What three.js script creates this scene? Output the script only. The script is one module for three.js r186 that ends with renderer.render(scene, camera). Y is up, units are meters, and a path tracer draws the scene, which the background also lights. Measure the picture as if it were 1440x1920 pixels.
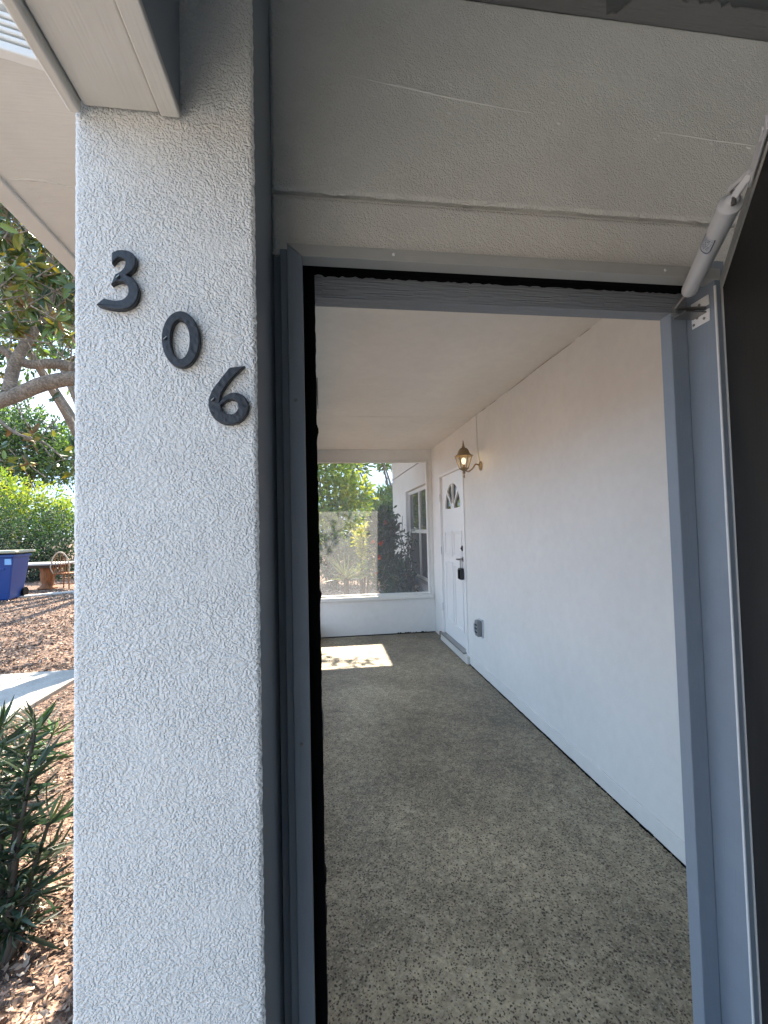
import * as THREE from 'three';
import { RoundedBoxGeometry } from 'three/addons/geometries/RoundedBoxGeometry.js';
import { mergeGeometries } from 'three/addons/utils/BufferGeometryUtils.js';

// ───────────────────────── camera, sky, sun, exposure
const scene = new THREE.Scene();
const camera = new THREE.PerspectiveCamera(98.49, 768 / 1024, 0.02, 400);
camera.position.set(0, 1.45, 0);
camera.rotation.order = 'YXZ';
camera.rotation.set(0.03753, -0.13042, -0.02339);
const sunDir = new THREE.Vector3(0.022, Math.sin(0.873), -Math.cos(0.873)).normalize();
{ // pale summer sky with thin cloud, the same all round
  const W = 512, H = 256, d = new Float32Array(W * H * 4);
  const nz = (x, y, z) => Math.sin(x * 3.1 + 1.7 * Math.sin(y * 5 + z * 2.3)) * Math.sin(z * 3.7 + 1.3 * Math.sin(x * 4.1)) * 0.5 + Math.sin(x * 9.3 + z * 4.1 + 2 * Math.sin(z * 7)) * Math.sin(z * 8.7 - x * 3 + y * 6) * 0.25;
  for (let r = 0; r < H; r++) for (let c = 0; c < W; c++) {
    const el = ((r + 0.5) / H - 0.5) * Math.PI, az = ((c + 0.5) / W - 0.5) * 2 * Math.PI, y = Math.sin(el), x = Math.cos(el) * Math.cos(az), z = Math.cos(el) * Math.sin(az);
    const t = Math.pow(Math.max(0, y), 0.55), k = 1 / (0.3 + Math.max(0, y)), cloud = Math.max(0, Math.min(1, nz(x * k * 0.8, y, z * k * 0.8) * 1.6 + 0.15)) * 0.5 * Math.min(1, Math.max(0, y) * 6);
    const sk = [0.33 - 0.16 * t, 0.45 - 0.17 * t, 0.60 - 0.14 * t], o = 4 * (r * W + c);
    for (let q = 0; q < 3; q++) d[o + q] = y < 0 ? [0.3, 0.28, 0.25][q] : sk[q] + ([0.72, 0.75, 0.8][q] - sk[q]) * cloud;
    d[o + 3] = 1;
  }
  const t = new THREE.DataTexture(d, W, H, THREE.RGBAFormat, THREE.FloatType); t.mapping = THREE.EquirectangularReflectionMapping; t.magFilter = t.minFilter = THREE.LinearFilter; t.wrapS = THREE.RepeatWrapping; t.needsUpdate = true;
  scene.background = t; scene.environment = t;
}
const sun = new THREE.DirectionalLight(0xfff0da, 4.2);
sun.position.copy(sunDir).multiplyScalar(40);
sun.castShadow = true;
sun.shadow.radius = 1;
sun.shadow.mapSize.set(4096, 4096);
Object.assign(sun.shadow.camera, { left: -22, right: 22, top: 22, bottom: -22, near: 1, far: 90 });
scene.add(sun, sun.target);
const renderer = new THREE.WebGLRenderer({ antialias: true });
renderer.toneMapping = THREE.LinearToneMapping;
renderer.toneMappingExposure = 4.7;
renderer.shadowMap.enabled = true;

// ───────────────────────── helpers
let seed = 12345;
const rnd = () => { seed = (seed + 0x6d2b79f5) | 0; let t = Math.imul(seed ^ (seed >>> 15), 1 | seed); t = (t + Math.imul(t ^ (t >>> 7), 61 | t)) ^ t; return ((t ^ (t >>> 14)) >>> 0) / 4294967296; };
const rr = (a, b) => a + (b - a) * rnd();
const V = (x, y, z) => new THREE.Vector3(x, y, z);
const used = {};
const numbered = n => { used[n] = (used[n] ?? -1) + 1; return used[n] ? `${n}_${String(used[n]).padStart(3, '0')}` : n; };
const baseOf = new Map();
function thing(name, label, category, [x, y, z] = [0, 0, 0], group) {
  const o = new THREE.Group(); o.name = numbered(name); o.position.set(x, y, z);
  o.userData = { label, category }; if (group) o.userData.group = group;
  baseOf.set(o, V(x, y, z)); scene.add(o); return o;
}
// a part given in world coordinates, under its thing or part
function part(parent, name, geo, mat, label) {
  const b = baseOf.get(parent);
  geo = geo.clone().translate(-b.x, -b.y, -b.z);
  const m = new THREE.Mesh(geo, mat); m.name = name; m.castShadow = m.receiveShadow = true;
  if (label) m.userData.label = label;
  baseOf.set(m, b); parent.add(m); return m;
}
function single(name, geo, mat, label, category, group) {
  const m = new THREE.Mesh(geo, mat); m.name = numbered(name); m.castShadow = m.receiveShadow = true;
  m.userData = { label, category }; if (group) m.userData.group = group;
  baseOf.set(m, V(0, 0, 0)); scene.add(m); return m;
}
function struct(name, geo, mat, label, category) {
  const m = single(name, geo, mat, label, category); m.userData.kind = 'structure'; return m;
}
// uv in metres from position and face direction
function uvm(g) {
  g = g.index ? g.toNonIndexed() : g;
  g.computeVertexNormals();
  const p = g.attributes.position, n = g.attributes.normal, uv = new Float32Array(p.count * 2);
  for (let i = 0; i < p.count; i += 3) {
    let nx = 0, ny = 0, nz = 0;
    for (let k = 0; k < 3; k++) { nx += Math.abs(n.getX(i + k)); ny += Math.abs(n.getY(i + k)); nz += Math.abs(n.getZ(i + k)); }
    for (let k = 0; k < 3; k++) {
      const j = i + k, x = p.getX(j), y = p.getY(j), z = p.getZ(j);
      let u, v;
      if (ny >= nx && ny >= nz) { u = x; v = z; } else if (nx >= nz) { u = z; v = y; } else { u = x; v = y; }
      uv[2 * j] = u; uv[2 * j + 1] = v;
    }
  }
  g.setAttribute('uv', new THREE.BufferAttribute(uv, 2));
  return g;
}
const bx = (x0, x1, y0, y1, z0, z1, r = 0) => {
  const w = Math.abs(x1 - x0), h = Math.abs(y1 - y0), d = Math.abs(z1 - z0);
  const g = r ? new RoundedBoxGeometry(w, h, d, 2, Math.min(r, w / 2.1, h / 2.1, d / 2.1)) : new THREE.BoxGeometry(w, h, d);
  g.translate((x0 + x1) / 2, (y0 + y1) / 2, (z0 + z1) / 2);
  return r ? boxUV(g) : uvm(g);
};
function boxUV(g) { // keeps the smooth normals of rounded boxes
  const nrm = g.index ? g.toNonIndexed() : g, n0 = nrm.attributes.normal.clone();
  const q = uvm(nrm.clone()); q.setAttribute('normal', n0); return q;
}
const strip = g => { g = g.index ? g.toNonIndexed() : g; for (const k of Object.keys(g.attributes)) if (!['position', 'normal', 'uv'].includes(k)) g.deleteAttribute(k); return g; };
const join = list => mergeGeometries(list.map(strip));
function cyl(a, b, r0, r1 = r0, seg = 16) {
  const d = b.clone().sub(a), L = d.length();
  const g = new THREE.CylinderGeometry(r1, r0, L, seg);
  g.applyQuaternion(new THREE.Quaternion().setFromUnitVectors(V(0, 1, 0), d.normalize()));
  g.translate((a.x + b.x) / 2, (a.y + b.y) / 2, (a.z + b.z) / 2);
  return g;
}
function lathe(pts, at, seg = 24) { const g = new THREE.LatheGeometry(pts.map(([r, y]) => new THREE.Vector2(r, y)), seg); g.translate(at.x, at.y, at.z); return g; }
// tapered tube through points with a radius each, slightly knobbly
function limb(pts, radii, seg = 10, steps = 24, rough = 0.08) {
  const c = new THREE.CatmullRomCurve3(pts), pos = [], nor = [], uv = [], idx = [];
  const fr = c.computeFrenetFrames(steps, false), ps = c.getPoints(steps);
  for (let i = 0; i <= steps; i++) {
    const t = i / steps * (radii.length - 1), k = Math.min(radii.length - 2, Math.floor(t)), R = radii[k] + (radii[k + 1] - radii[k]) * (t - k);
    for (let j = 0; j <= seg; j++) {
      const a = (j % seg) / seg * Math.PI * 2, w = 1 + rough * Math.sin(a * 3 + i * 1.3) * Math.sin(i * 0.7 + a);
      const d = fr.normals[i].clone().multiplyScalar(Math.cos(a)).addScaledVector(fr.binormals[i], Math.sin(a));
      pos.push(ps[i].x + d.x * R * w, ps[i].y + d.y * R * w, ps[i].z + d.z * R * w); nor.push(d.x, d.y, d.z); uv.push(j / seg * 6.28 * radii[0], i / steps * c.getLength());
    }
  }
  for (let i = 0; i < steps; i++) for (let j = 0; j < seg; j++) { const a = i * (seg + 1) + j, b = a + seg + 1; idx.push(a, a + 1, b, a + 1, b + 1, b); }
  const g = new THREE.BufferGeometry();
  g.setAttribute('position', new THREE.Float32BufferAttribute(pos, 3)); g.setAttribute('normal', new THREE.Float32BufferAttribute(nor, 3)); g.setAttribute('uv', new THREE.Float32BufferAttribute(uv, 2));
  g.setIndex(idx); return g;
}

// ───────────────────────── computed textures
function hash2(ix, iy, s) { let h = (ix * 374761393 + iy * 668265263 + s * 1442695041) | 0; h = Math.imul(h ^ (h >>> 13), 1274126177); h ^= h >>> 16; return (h >>> 0) / 4294967296; }
function vnoise(x, y, per, s) { // tileable value noise, period per cells
  const ix = Math.floor(x), iy = Math.floor(y), fx = x - ix, fy = y - iy, m = v => ((v % per) + per) % per;
  const u = fx * fx * (3 - 2 * fx), w = fy * fy * (3 - 2 * fy);
  const a = hash2(m(ix), m(iy), s), b = hash2(m(ix + 1), m(iy), s), c = hash2(m(ix), m(iy + 1), s), d = hash2(m(ix + 1), m(iy + 1), s);
  return a + (b - a) * u + (c - a) * w + (a - b - c + d) * u * w;
}
const fbm = (u, v, per, oct, s) => { let t = 0, a = 0.5, n = 0; for (let o = 0; o < oct; o++) { t += a * vnoise(u * per, v * per, per, s + o * 17); n += a; a *= 0.5; per *= 2; } return t / n; };
function tex(N, metres, f, srgb = true, M = metres) {
  const d = new Uint8Array(N * N * 4);
  for (let y = 0; y < N; y++) for (let x = 0; x < N; x++) { const c = f(x / N, y / N, x, y), o = 4 * (y * N + x); if (Array.isArray(c)) { d[o] = c[0]; d[o + 1] = c[1]; d[o + 2] = c[2]; } else d[o] = d[o + 1] = d[o + 2] = c; d[o + 3] = 255; }
  const t = new THREE.DataTexture(d, N, N); t.wrapS = t.wrapT = THREE.RepeatWrapping; t.magFilter = THREE.LinearFilter; t.minFilter = THREE.LinearMipmapLinearFilter; t.generateMipmaps = true;
  t.repeat.set(1 / metres, 1 / M); if (srgb) t.colorSpace = THREE.SRGBColorSpace; t.needsUpdate = true; return t;
}
const cl = v => Math.max(0, Math.min(255, v));
// dashed stucco: ridges and pits a few millimetres across
const stuccoBump = tex(1024, 0.5, (u, v) => {
  const w = fbm(u, v, 40, 2, 90) * 0.012;
  const a = fbm(u + w, v - w, 172, 2, 3), b = fbm(u - w, v + w, 250, 1, 31), c = fbm(u, v, 60, 2, 57), bare = fbm(u, v, 9, 3, 59);
  let h = 0.5 * a + 0.33 * b + 0.17 * c; h = (h - 0.35) * (1.4 + 3.0 * bare);
  return cl(255 * Math.min(1, Math.max(0, h)));
}, false);
const paintTone = tex(512, 2.3, (u, v) => { const a = fbm(u, v, 5, 5, 7), b = fbm(u, v, 60, 2, 9); const t = 244 + (a - 0.5) * 18 + (b - 0.5) * 7; return [cl(t), cl(t), cl(t - 2)]; });
const rollerBump = tex(512, 0.45, (u, v) => cl(255 * (0.7 * fbm(u, v, 90, 2, 201) + 0.3 * fbm(u, v, 9, 3, 203))), false);
const brushBump = tex(512, 0.35, (u, v) => cl(255 * (0.6 * vnoise(u * 9, v * 130, 9 * 200, 5) + 0.4 * fbm(u, v, 24, 3, 8))), false);
const wallTone = tex(1024, 3.4, (u, v) => { const a = fbm(u, v, 4, 5, 211), b = fbm(u, v, 90, 2, 213), m = fbm(u, v, 18, 4, 217), k = m > 0.7 ? (m - 0.7) * 24 : 0; const t = 246 + (a - 0.5) * 20 + (b - 0.5) * 6 - k; return [cl(t), cl(t - 0.5), cl(t - 3 - k * 0.3)]; });
const brushBumpUp = tex(512, 0.35, (u, v) => cl(255 * (0.6 * vnoise(u * 130, v * 9, 9 * 200, 5) + 0.4 * fbm(u, v, 24, 3, 8))), false);

// terrazzo-like floor: grey-buff cement with thousands of small dark and pale stones
const FN = 2048, FM = 2.6, floorCol = new Uint8Array(FN * FN * 4), floorH = new Uint8Array(FN * FN * 4);
{
  for (let y = 0; y < FN; y++) for (let x = 0; x < FN; x++) {
    const u = x / FN, v = y / FN, a = fbm(u, v, 4, 4, 21), b = fbm(u, v, 90, 3, 23), c = fbm(u, v, 14, 3, 29), g = fbm(u, v, 420, 1, 77);
    const t = 150 + (a - 0.5) * 70 + (b - 0.5) * 60 + (c - 0.5) * 34 + (g - 0.5) * 44, o = 4 * (y * FN + x);
    floorCol[o] = cl(t); floorCol[o + 1] = cl(t * 0.925); floorCol[o + 2] = cl(t * 0.77); floorCol[o + 3] = 255;
    floorH[o] = floorH[o + 1] = floorH[o + 2] = cl(150 + (b - 0.5) * 120); floorH[o + 3] = 255;
  }
  const dot = (cx, cy, r, col, amt, h) => {
    const e = 1 + rnd() * 0.7, th = rnd() * 3.14, ct = Math.cos(th), st = Math.sin(th), R = Math.ceil(r * e);
    for (let dy = -R; dy <= R; dy++) for (let dx = -R; dx <= R; dx++) {
      const px = (dx * ct + dy * st) / e, py = -dx * st + dy * ct, q = Math.hypot(px, py) / r; if (q > 1) continue;
      const o = 4 * ((((cy + dy) % FN) + FN) % FN * FN + (((cx + dx) % FN) + FN) % FN), k = amt * Math.min(1, (1 - q) * 2.5);
      for (let c = 0; c < 3; c++) floorCol[o + c] = floorCol[o + c] * (1 - k) + col[c] * k;
      floorH[o] = floorH[o + 1] = floorH[o + 2] = cl(floorH[o] + h * k);
    }
  };
  for (let i = 0; i < 90000; i++) { const s = rnd(); const patch = 1; dot(Math.floor(rnd() * FN), Math.floor(rnd() * FN), 0.85 + s * s * 2.3 * patch, [38 + rnd() * 22, 32 + rnd() * 18, 24 + rnd() * 14], 0.5 + rnd() * 0.5, -50); }
  for (let i = 0; i < 34000; i++) dot(Math.floor(rnd() * FN), Math.floor(rnd() * FN), 1 + rnd() * 2.4, [176 + rnd() * 24, 168 + rnd() * 20, 150 + rnd() * 20], 0.3 + rnd() * 0.4, 20);
  // worn stains: clouds of small dark specks
  for (let i = 0; i < 14; i++) { const x = rnd() * FN, y = rnd() * FN, R = 30 + rnd() * 130, n = R * 5; for (let k = 0; k < n; k++) { const a = rnd() * 6.283, q = R * (rnd() + rnd() + rnd() - 1.5); dot(Math.floor(x + Math.cos(a) * q), Math.floor(y + Math.sin(a) * q * 0.7), 2 + rnd() * 5, [96, 88, 76], 0.05 + rnd() * 0.1, 0); } }
}
const dataTex = (d, N, metres, srgb) => { const t = new THREE.DataTexture(d, N, N); t.wrapS = t.wrapT = THREE.RepeatWrapping; t.magFilter = THREE.LinearFilter; t.repeat.set(1 / metres, 1 / metres); if (srgb) t.colorSpace = THREE.SRGBColorSpace; t.needsUpdate = true; return t; };
const floorMap = dataTex(floorCol, FN, FM, true), floorBump = dataTex(floorH, FN, FM, false);
const mulchTone = (u, v) => { const a = fbm(u, v, 6, 5, 41), b = fbm(u, v, 70, 3, 43), c = fbm(u, v, 230, 2, 47); const t = 0.62 + (a - 0.5) * 0.5 + (b - 0.5) * 0.75 + (c - 0.5) * 0.7; return [cl(184 * t), cl(150 * t), cl(129 * t)]; };
const mulchMap = tex(1024, 1.9, mulchTone), mulchBump = tex(1024, 1.9, (u, v) => cl(255 * (0.5 * fbm(u, v, 70, 3, 43) + 0.5 * fbm(u, v, 230, 2, 47))), false);
const concreteMap = tex(512, 1.3, (u, v) => { const t = 196 + (fbm(u, v, 6, 4, 61) - 0.5) * 46 + (fbm(u, v, 120, 2, 63) - 0.5) * 40; return [cl(t), cl(t * 0.98), cl(t * 0.94)]; });
const barkMap = tex(512, 0.6, (u, v) => { const t = 0.8 + (fbm(u, v, 26, 4, 71) - 0.5) * 0.55 + (fbm(u, v, 3, 2, 72) - 0.5) * 0.3; return [cl(158 * t), cl(146 * t), cl(132 * t)]; });
const barkBump = tex(512, 0.6, (u, v) => cl(255 * (fbm(u, v, 22, 4, 73))), false);
const grainMap = tex(512, 0.5, (u, v) => { const t = 0.8 + (vnoise(u * 70, v * 4, 280, 81) - 0.5) * 0.35 + (fbm(u, v, 5, 4, 83) - 0.5) * 0.5; return [cl(64 * t), cl(58 * t), cl(53 * t)]; });
const woodMap = tex(512, 0.5, (u, v) => { const t = 0.85 + (vnoise(u * 60, v * 4, 240, 85) - 0.5) * 0.5; return [cl(176 * t), cl(112 * t), cl(62 * t)]; });

// ───────────────────────── materials
const std = (c, o = {}) => new THREE.MeshStandardMaterial({ color: c, roughness: 0.7, metalness: 0, ...o });
const phy = (c, o = {}) => new THREE.MeshPhysicalMaterial({ color: c, roughness: 0.7, metalness: 0, ...o });
const lin = (r, g, b) => new THREE.Color().setRGB(r, g, b);
const M = {
  stucco: std(lin(0.80, 0.80, 0.795), { map: paintTone, bumpMap: stuccoBump, bumpScale: 0.0017, roughness: 0.75 }),
  stuccoSoft: std(lin(0.80, 0.79, 0.76), { map: paintTone, bumpMap: stuccoBump, bumpScale: 0.0011, roughness: 0.7 }),
  stuccoPlain: std(lin(0.76, 0.75, 0.72), { roughness: 0.7 }),
  wall: std(lin(0.83, 0.825, 0.81), { map: wallTone, roughness: 0.5, bumpMap: rollerBump, bumpScale: 0.0007 }),
  ceiling: std(lin(0.83, 0.815, 0.77), { map: paintTone, roughness: 0.5, bumpMap: rollerBump, bumpScale: 0.0006 }),
  grey: std(lin(0.28, 0.325, 0.385), { map: paintTone, roughness: 0.5, bumpMap: brushBumpUp, bumpScale: 0.0006 }),
  greyRough: std(lin(0.25, 0.27, 0.30), { map: paintTone, roughness: 0.5, bumpMap: brushBump, bumpScale: 0.003 }),
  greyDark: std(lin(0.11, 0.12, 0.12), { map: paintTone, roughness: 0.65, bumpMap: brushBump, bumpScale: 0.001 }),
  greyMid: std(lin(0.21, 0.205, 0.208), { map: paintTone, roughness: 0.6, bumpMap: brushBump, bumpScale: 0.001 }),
  trim: std(lin(0.48, 0.48, 0.465), { map: paintTone, roughness: 0.45, bumpMap: brushBump, bumpScale: 0.0003 }),
  beam: std(lin(0.70, 0.685, 0.65), { map: paintTone, roughness: 0.6, bumpMap: brushBumpUp, bumpScale: 0.0005 }),
  soffit: std(lin(0.70, 0.685, 0.65), { map: paintTone, roughness: 0.65, bumpMap: brushBump, bumpScale: 0.0006 }),
  white: std(lin(0.82, 0.82, 0.80), { map: paintTone, roughness: 0.4 }),
  whiteGloss: std(lin(0.84, 0.84, 0.83), { roughness: 0.3 }),
  black: phy(lin(0.008, 0.008, 0.009), { roughness: 1, specularIntensity: 0.2 }),
  blackSheen: std(lin(0.022, 0.025, 0.031), { roughness: 0.42, bumpMap: rollerBump, bumpScale: 0.0012 }),
  panelDark: phy(lin(0.3, 0.3, 0.3), { map: grainMap, roughness: 0.55, specularIntensity: 0.3 }),
  steel: std(lin(0.32, 0.31, 0.29), { metalness: 0.9, roughness: 0.35 }),
  rust: std(lin(0.22, 0.10, 0.05), { roughness: 0.85 }),
  floor: std(lin(0.92, 0.92, 0.92), { map: floorMap, bumpMap: floorBump, bumpScale: 0.0022, roughness: 0.5 }),
  mulch: std(lin(1, 1, 1), { map: mulchMap, bumpMap: mulchBump, bumpScale: 0.03, roughness: 0.95 }),
  concrete: std(lin(0.95, 0.95, 0.95), { map: concreteMap, roughness: 0.85 }),
  walk: std(lin(0.62, 0.62, 0.62), { map: concreteMap, roughness: 0.85 }),
  asphalt: std(lin(0.32, 0.32, 0.32), { map: concreteMap, roughness: 0.9 }),
  bark: std(lin(0.9, 0.9, 0.9), { map: barkMap, bumpMap: barkBump, bumpScale: 0.008, roughness: 0.9 }),
  stemDark: std(lin(0.07, 0.055, 0.04), { roughness: 0.9 }),
  wood: std(lin(0.9, 0.9, 0.9), { map: woodMap, roughness: 0.6 }),
  woodPale: std(lin(0.55, 0.45, 0.32), { roughness: 0.6 }),
  slate: std(lin(0.42, 0.42, 0.40), { roughness: 0.6 }),
  bin: std(lin(0.008, 0.048, 0.215), { roughness: 0.42 }),
  lid: std(lin(0.34, 0.33, 0.24), { roughness: 0.6 }),
  sticker: std(lin(0.20, 0.42, 0.72), { roughness: 0.4 }),
  brass: std(lin(0.33, 0.25, 0.15), { metalness: 0.7, roughness: 0.42 }),
  lampGlass: phy(lin(0.95, 0.93, 0.86), { transmission: 1, thickness: 0, roughness: 0.08 }),
  glass: phy(lin(0.9, 0.93, 0.92), { transmission: 1, thickness: 0, roughness: 0.02 }),
  glassDark: std(lin(0.03, 0.035, 0.035), { roughness: 0.04, metalness: 0 }),
  screenDark: std(lin(0.022, 0.022, 0.026), { roughness: 0.7 }),
  screen: phy(lin(0.56, 0.59, 0.64), { transmission: 0.6, thickness: 0, roughness: 1, transparent: true, opacity: 0.2, side: THREE.DoubleSide }),
  bulb: std(lin(0.9, 0.85, 0.7), { emissive: lin(1, 0.88, 0.62), emissiveIntensity: 0.3 }),
  plasticGrey: std(lin(0.20, 0.21, 0.22), { roughness: 0.45 }),
  plasticPale: std(lin(0.62, 0.64, 0.66), { roughness: 0.35 }),
};
const leafMat = (r, g, b, o = {}) => phy(lin(r, g, b), { vertexColors: true, transmission: 0.55, thickness: 0, roughness: 0.97, side: THREE.DoubleSide, ...o });

// a wall sheet with real unevenness: displaced grid of a rectangle in the plane z = const, returned edges rounded back
function roughSheet(x0, x1, y0, y1, z, cell, amp, back = 0.004) {
  const nx = Math.ceil((x1 - x0) / cell), ny = Math.ceil((y1 - y0) / cell), pos = [], uv = [], idx = [];
  for (let j = 0; j <= ny; j++) for (let i = 0; i <= nx; i++) {
    const x = x0 + (x1 - x0) * i / nx, y = y0 + (y1 - y0) * j / ny;
    const n = fbm(x / 1.6 + 7, y / 1.6 + 7, 220, 2, 101) * 0.6 + fbm(x / 1.6 + 7, y / 1.6 + 7, 90, 2, 103) * 0.5 - 0.55, slow = fbm(x / 1.6 + 7, y / 1.6 + 7, 6, 2, 107) - 0.5;
    const ex = Math.min(x - x0, x1 - x, y - y0, y1 - y), e = Math.max(0, 1 - ex / 0.006);
    const wob = (i === 0 || i === nx) ? (fbm(y / 1.6 + 3, x + 3, 300, 2, 109) - 0.5) * 0.0022 : 0;
    const wy = j === 0 || j === ny ? (fbm(x / 1.6 + 5, y + 5, 60, 3, 113) - 0.5) * 0.007 : 0;
    pos.push(x + wob, y + wy, z + n * amp * 2 + slow * amp * 1.6 - e * e * back); uv.push(x, y);
  }
  for (let j = 0; j < ny; j++) for (let i = 0; i < nx; i++) { const a = j * (nx + 1) + i, b = a + nx + 1; idx.push(a, a + 1, b, a + 1, b + 1, b); }
  const g = new THREE.BufferGeometry();
  g.setAttribute('position', new THREE.Float32BufferAttribute(pos, 3)); g.setAttribute('uv', new THREE.Float32BufferAttribute(uv, 2)); g.setIndex(idx); g.computeVertexNormals();
  return g;
}

// ───────────────────────── ground and paving
{
  const g = new THREE.PlaneGeometry(160, 160, 80, 80); g.rotateX(-Math.PI / 2); g.translate(0, -0.06, -20);
  const p = g.attributes.position, uv = g.attributes.uv;
  for (let i = 0; i < p.count; i++) uv.setXY(i, p.getX(i), p.getZ(i));
  struct('ground', g, M.mulch, 'brown bark mulch ground covering the yard', 'ground');
}
struct('porch_floor', join([bx(-0.3, 1.6, -0.2, 0, -6.16, -1.0)]), M.floor, 'speckled grey exposed aggregate porch floor', 'floor');
struct('added_driveway', bx(-5.2, -0.43, -0.2, -0.03, -0.2, 12), M.walk, 'unseen pale concrete paving added to bounce warm light at the entry', 'added_driveway');  // added out of view: sunlit concrete bouncing warm light onto the pillar
struct('added_carport_floor', bx(-0.425, 6.5, -0.2, -0.034, 0.91, 12), M.asphalt, 'unseen floor added before the doorway, toned dark to cut light from the front', 'floor');  // added out of view, kept dark so light comes mainly from the left
struct('entry_slab', bx(-0.42, 4.5, -0.2, -0.004, -1.0, 0.9), M.concrete, 'pale entry slab in front of the doorway', 'pavement');
{
  const w = thing('walkway', 'pale concrete garden walkway crossing the mulch', 'walkway', [-3, -0.06, -4.5]); w.userData.kind = 'structure';
  part(w, 'slab', bx(-3.19, -2.60, -0.12, -0.018, -5.32, -2.7, 0.012), M.walk);
  part(w, 'slab', bx(-4.6, -3.205, -0.12, -0.022, -5.32, -2.7, 0.012), M.walk);
  part(w, 'slab', bx(-6.2, -4.615, -0.12, -0.02, -5.32, -2.7, 0.012), M.walk);
}
{
  const pts = []; for (let i = 0; i <= 12; i++) pts.push(V(-9.2 + i * 0.42, -0.05, -11.3 - i * 0.22 + 0.05 * Math.sin(i * 2)));
  single('garden_edging', limb(pts, [0.06, 0.055, 0.06], 8, 40, 0.12), M.slate, 'weathered grey stone garden edging beside the blue bin', 'edging');
}

// ───────────────────────── the house
const house = thing('house', 'white stucco house with grey trimmed doorway opening into a long narrow porch', 'house', [0.7, 0, -3.5]);

// the pillar beside the doorway
{
  const x0 = -0.368, x1 = -0.1035, z0 = -0.70;
  const front = roughSheet(x0, x1, -0.05, 2.66, z0, 0.0035, 0.0005);
  const left = uvm(bx(x0 + 0.001, x0 + 0.05, -0.05, 2.66, -1.05, z0 - 0.005));
  part(house, 'pillar', join([front, left]), M.stucco, 'rough white stucco pillar carrying the black house numbers');
  part(house, 'pillar_side', bx(x0 + 0.051, x1 - 0.001, -0.05, 2.66, -1.05, z0 - 0.005, 0.004), M.grey, 'smooth grey painted side of the white pillar');
}
// the beam that runs out from the pillar, with a raised rail on each side
{
  const b = part(house, 'beam', bx(-0.352, -0.243, 2.098, 2.66, -0.695, 5.44, 0.004), M.beam, 'beige painted timber beam above the pillar');
  part(b, 'rail', bx(-0.372, -0.3535, 2.084, 2.66, -0.694, 5.44, 0.005), M.beam);
  part(b, 'rail', bx(-0.2415, -0.212, 2.092, 2.104, -0.694, 5.44, 0.003), M.beam);
  part(b, 'side_board', bx(-0.2415, -0.2135, 2.105, 2.66, -0.694, 5.44), M.grey, 'inner side of the beam, its deep shade put in as grey');  // grey stands in for deep shade on the beige beam
}
// header wall over the door: the upper part stands a little proud of the lower band
{
  part(house, 'header_wall', join([roughSheet(-0.104, 1.9, 2.185, 2.672, -0.940, 0.0045, 0.0007, 0.006), uvm(bx(-0.104, 1.9, 2.187, 2.672, -1.04, -0.946))]), M.stuccoSoft, 'lumpy beige lit stucco wall over the doorway');
  part(house, 'header_band', join([roughSheet(-0.104, 1.9, 2.046, 2.176, -0.944, 0.0045, 0.0008, 0.007), uvm(bx(-0.104, 1.9, 2.076, 2.1755, -1.04, -0.951)), uvm(bx(-0.104, 1.9, 2.1757, 2.1868, -1.04, -0.959))]), M.stuccoSoft);
  // drips and blobs of old stucco along the step and across the wall
  const lumps = [];
  for (let i = 0; i < 34; i++) {
    const step = i < 20, x = step ? rr(0.0, 1.15) : rr(0.0, 1.2), y = step ? 2.186 + rr(-0.004, 0.003) : (i < 29 ? 2.40 - 0.02 * (x) + rr(-0.006, 0.006) : rr(2.2, 2.62));
    const g = new THREE.IcosahedronGeometry(1, 2); g.scale(rr(0.004, step ? 0.018 : 0.008), rr(0.002, 0.004), rr(0.001, 0.0025)); g.rotateZ(rr(-0.3, 0.2)); g.translate(x, y, -0.940); lumps.push(g);
  }
  part(house, 'stucco_drip', join(lumps), M.stuccoPlain);
  part(house, 'stucco_seam', join([limb([V(0.06, 2.455, -0.940), V(0.2, 2.44, -0.940), V(0.33, 2.425, -0.940), V(0.5, 2.412, -0.940)], [0.001, 0.002, 0.002, 0.001], 8, 30, 0.5), limb([V(0.72, 2.405, -0.941), V(0.95, 2.392, -0.940), V(1.2, 2.385, -0.941)], [0.001, 0.002, 0.0015], 8, 30, 0.5)]), M.stuccoPlain);
}
// left strip of wall between pillar and trim, wall to the right of the doorway
part(house, 'door_post', bx(-0.1025, -0.0725, 0, 2.045, -1.05, -0.957), M.grey);
part(house, 'front_wall', bx(0.962, 5.0, 0, 2.045, -1.06, -0.958), M.stuccoSoft);
part(house, 'front_wall', bx(1.901, 5.0, 2.0455, 2.672, -1.06, -0.95), M.stuccoSoft);

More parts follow.
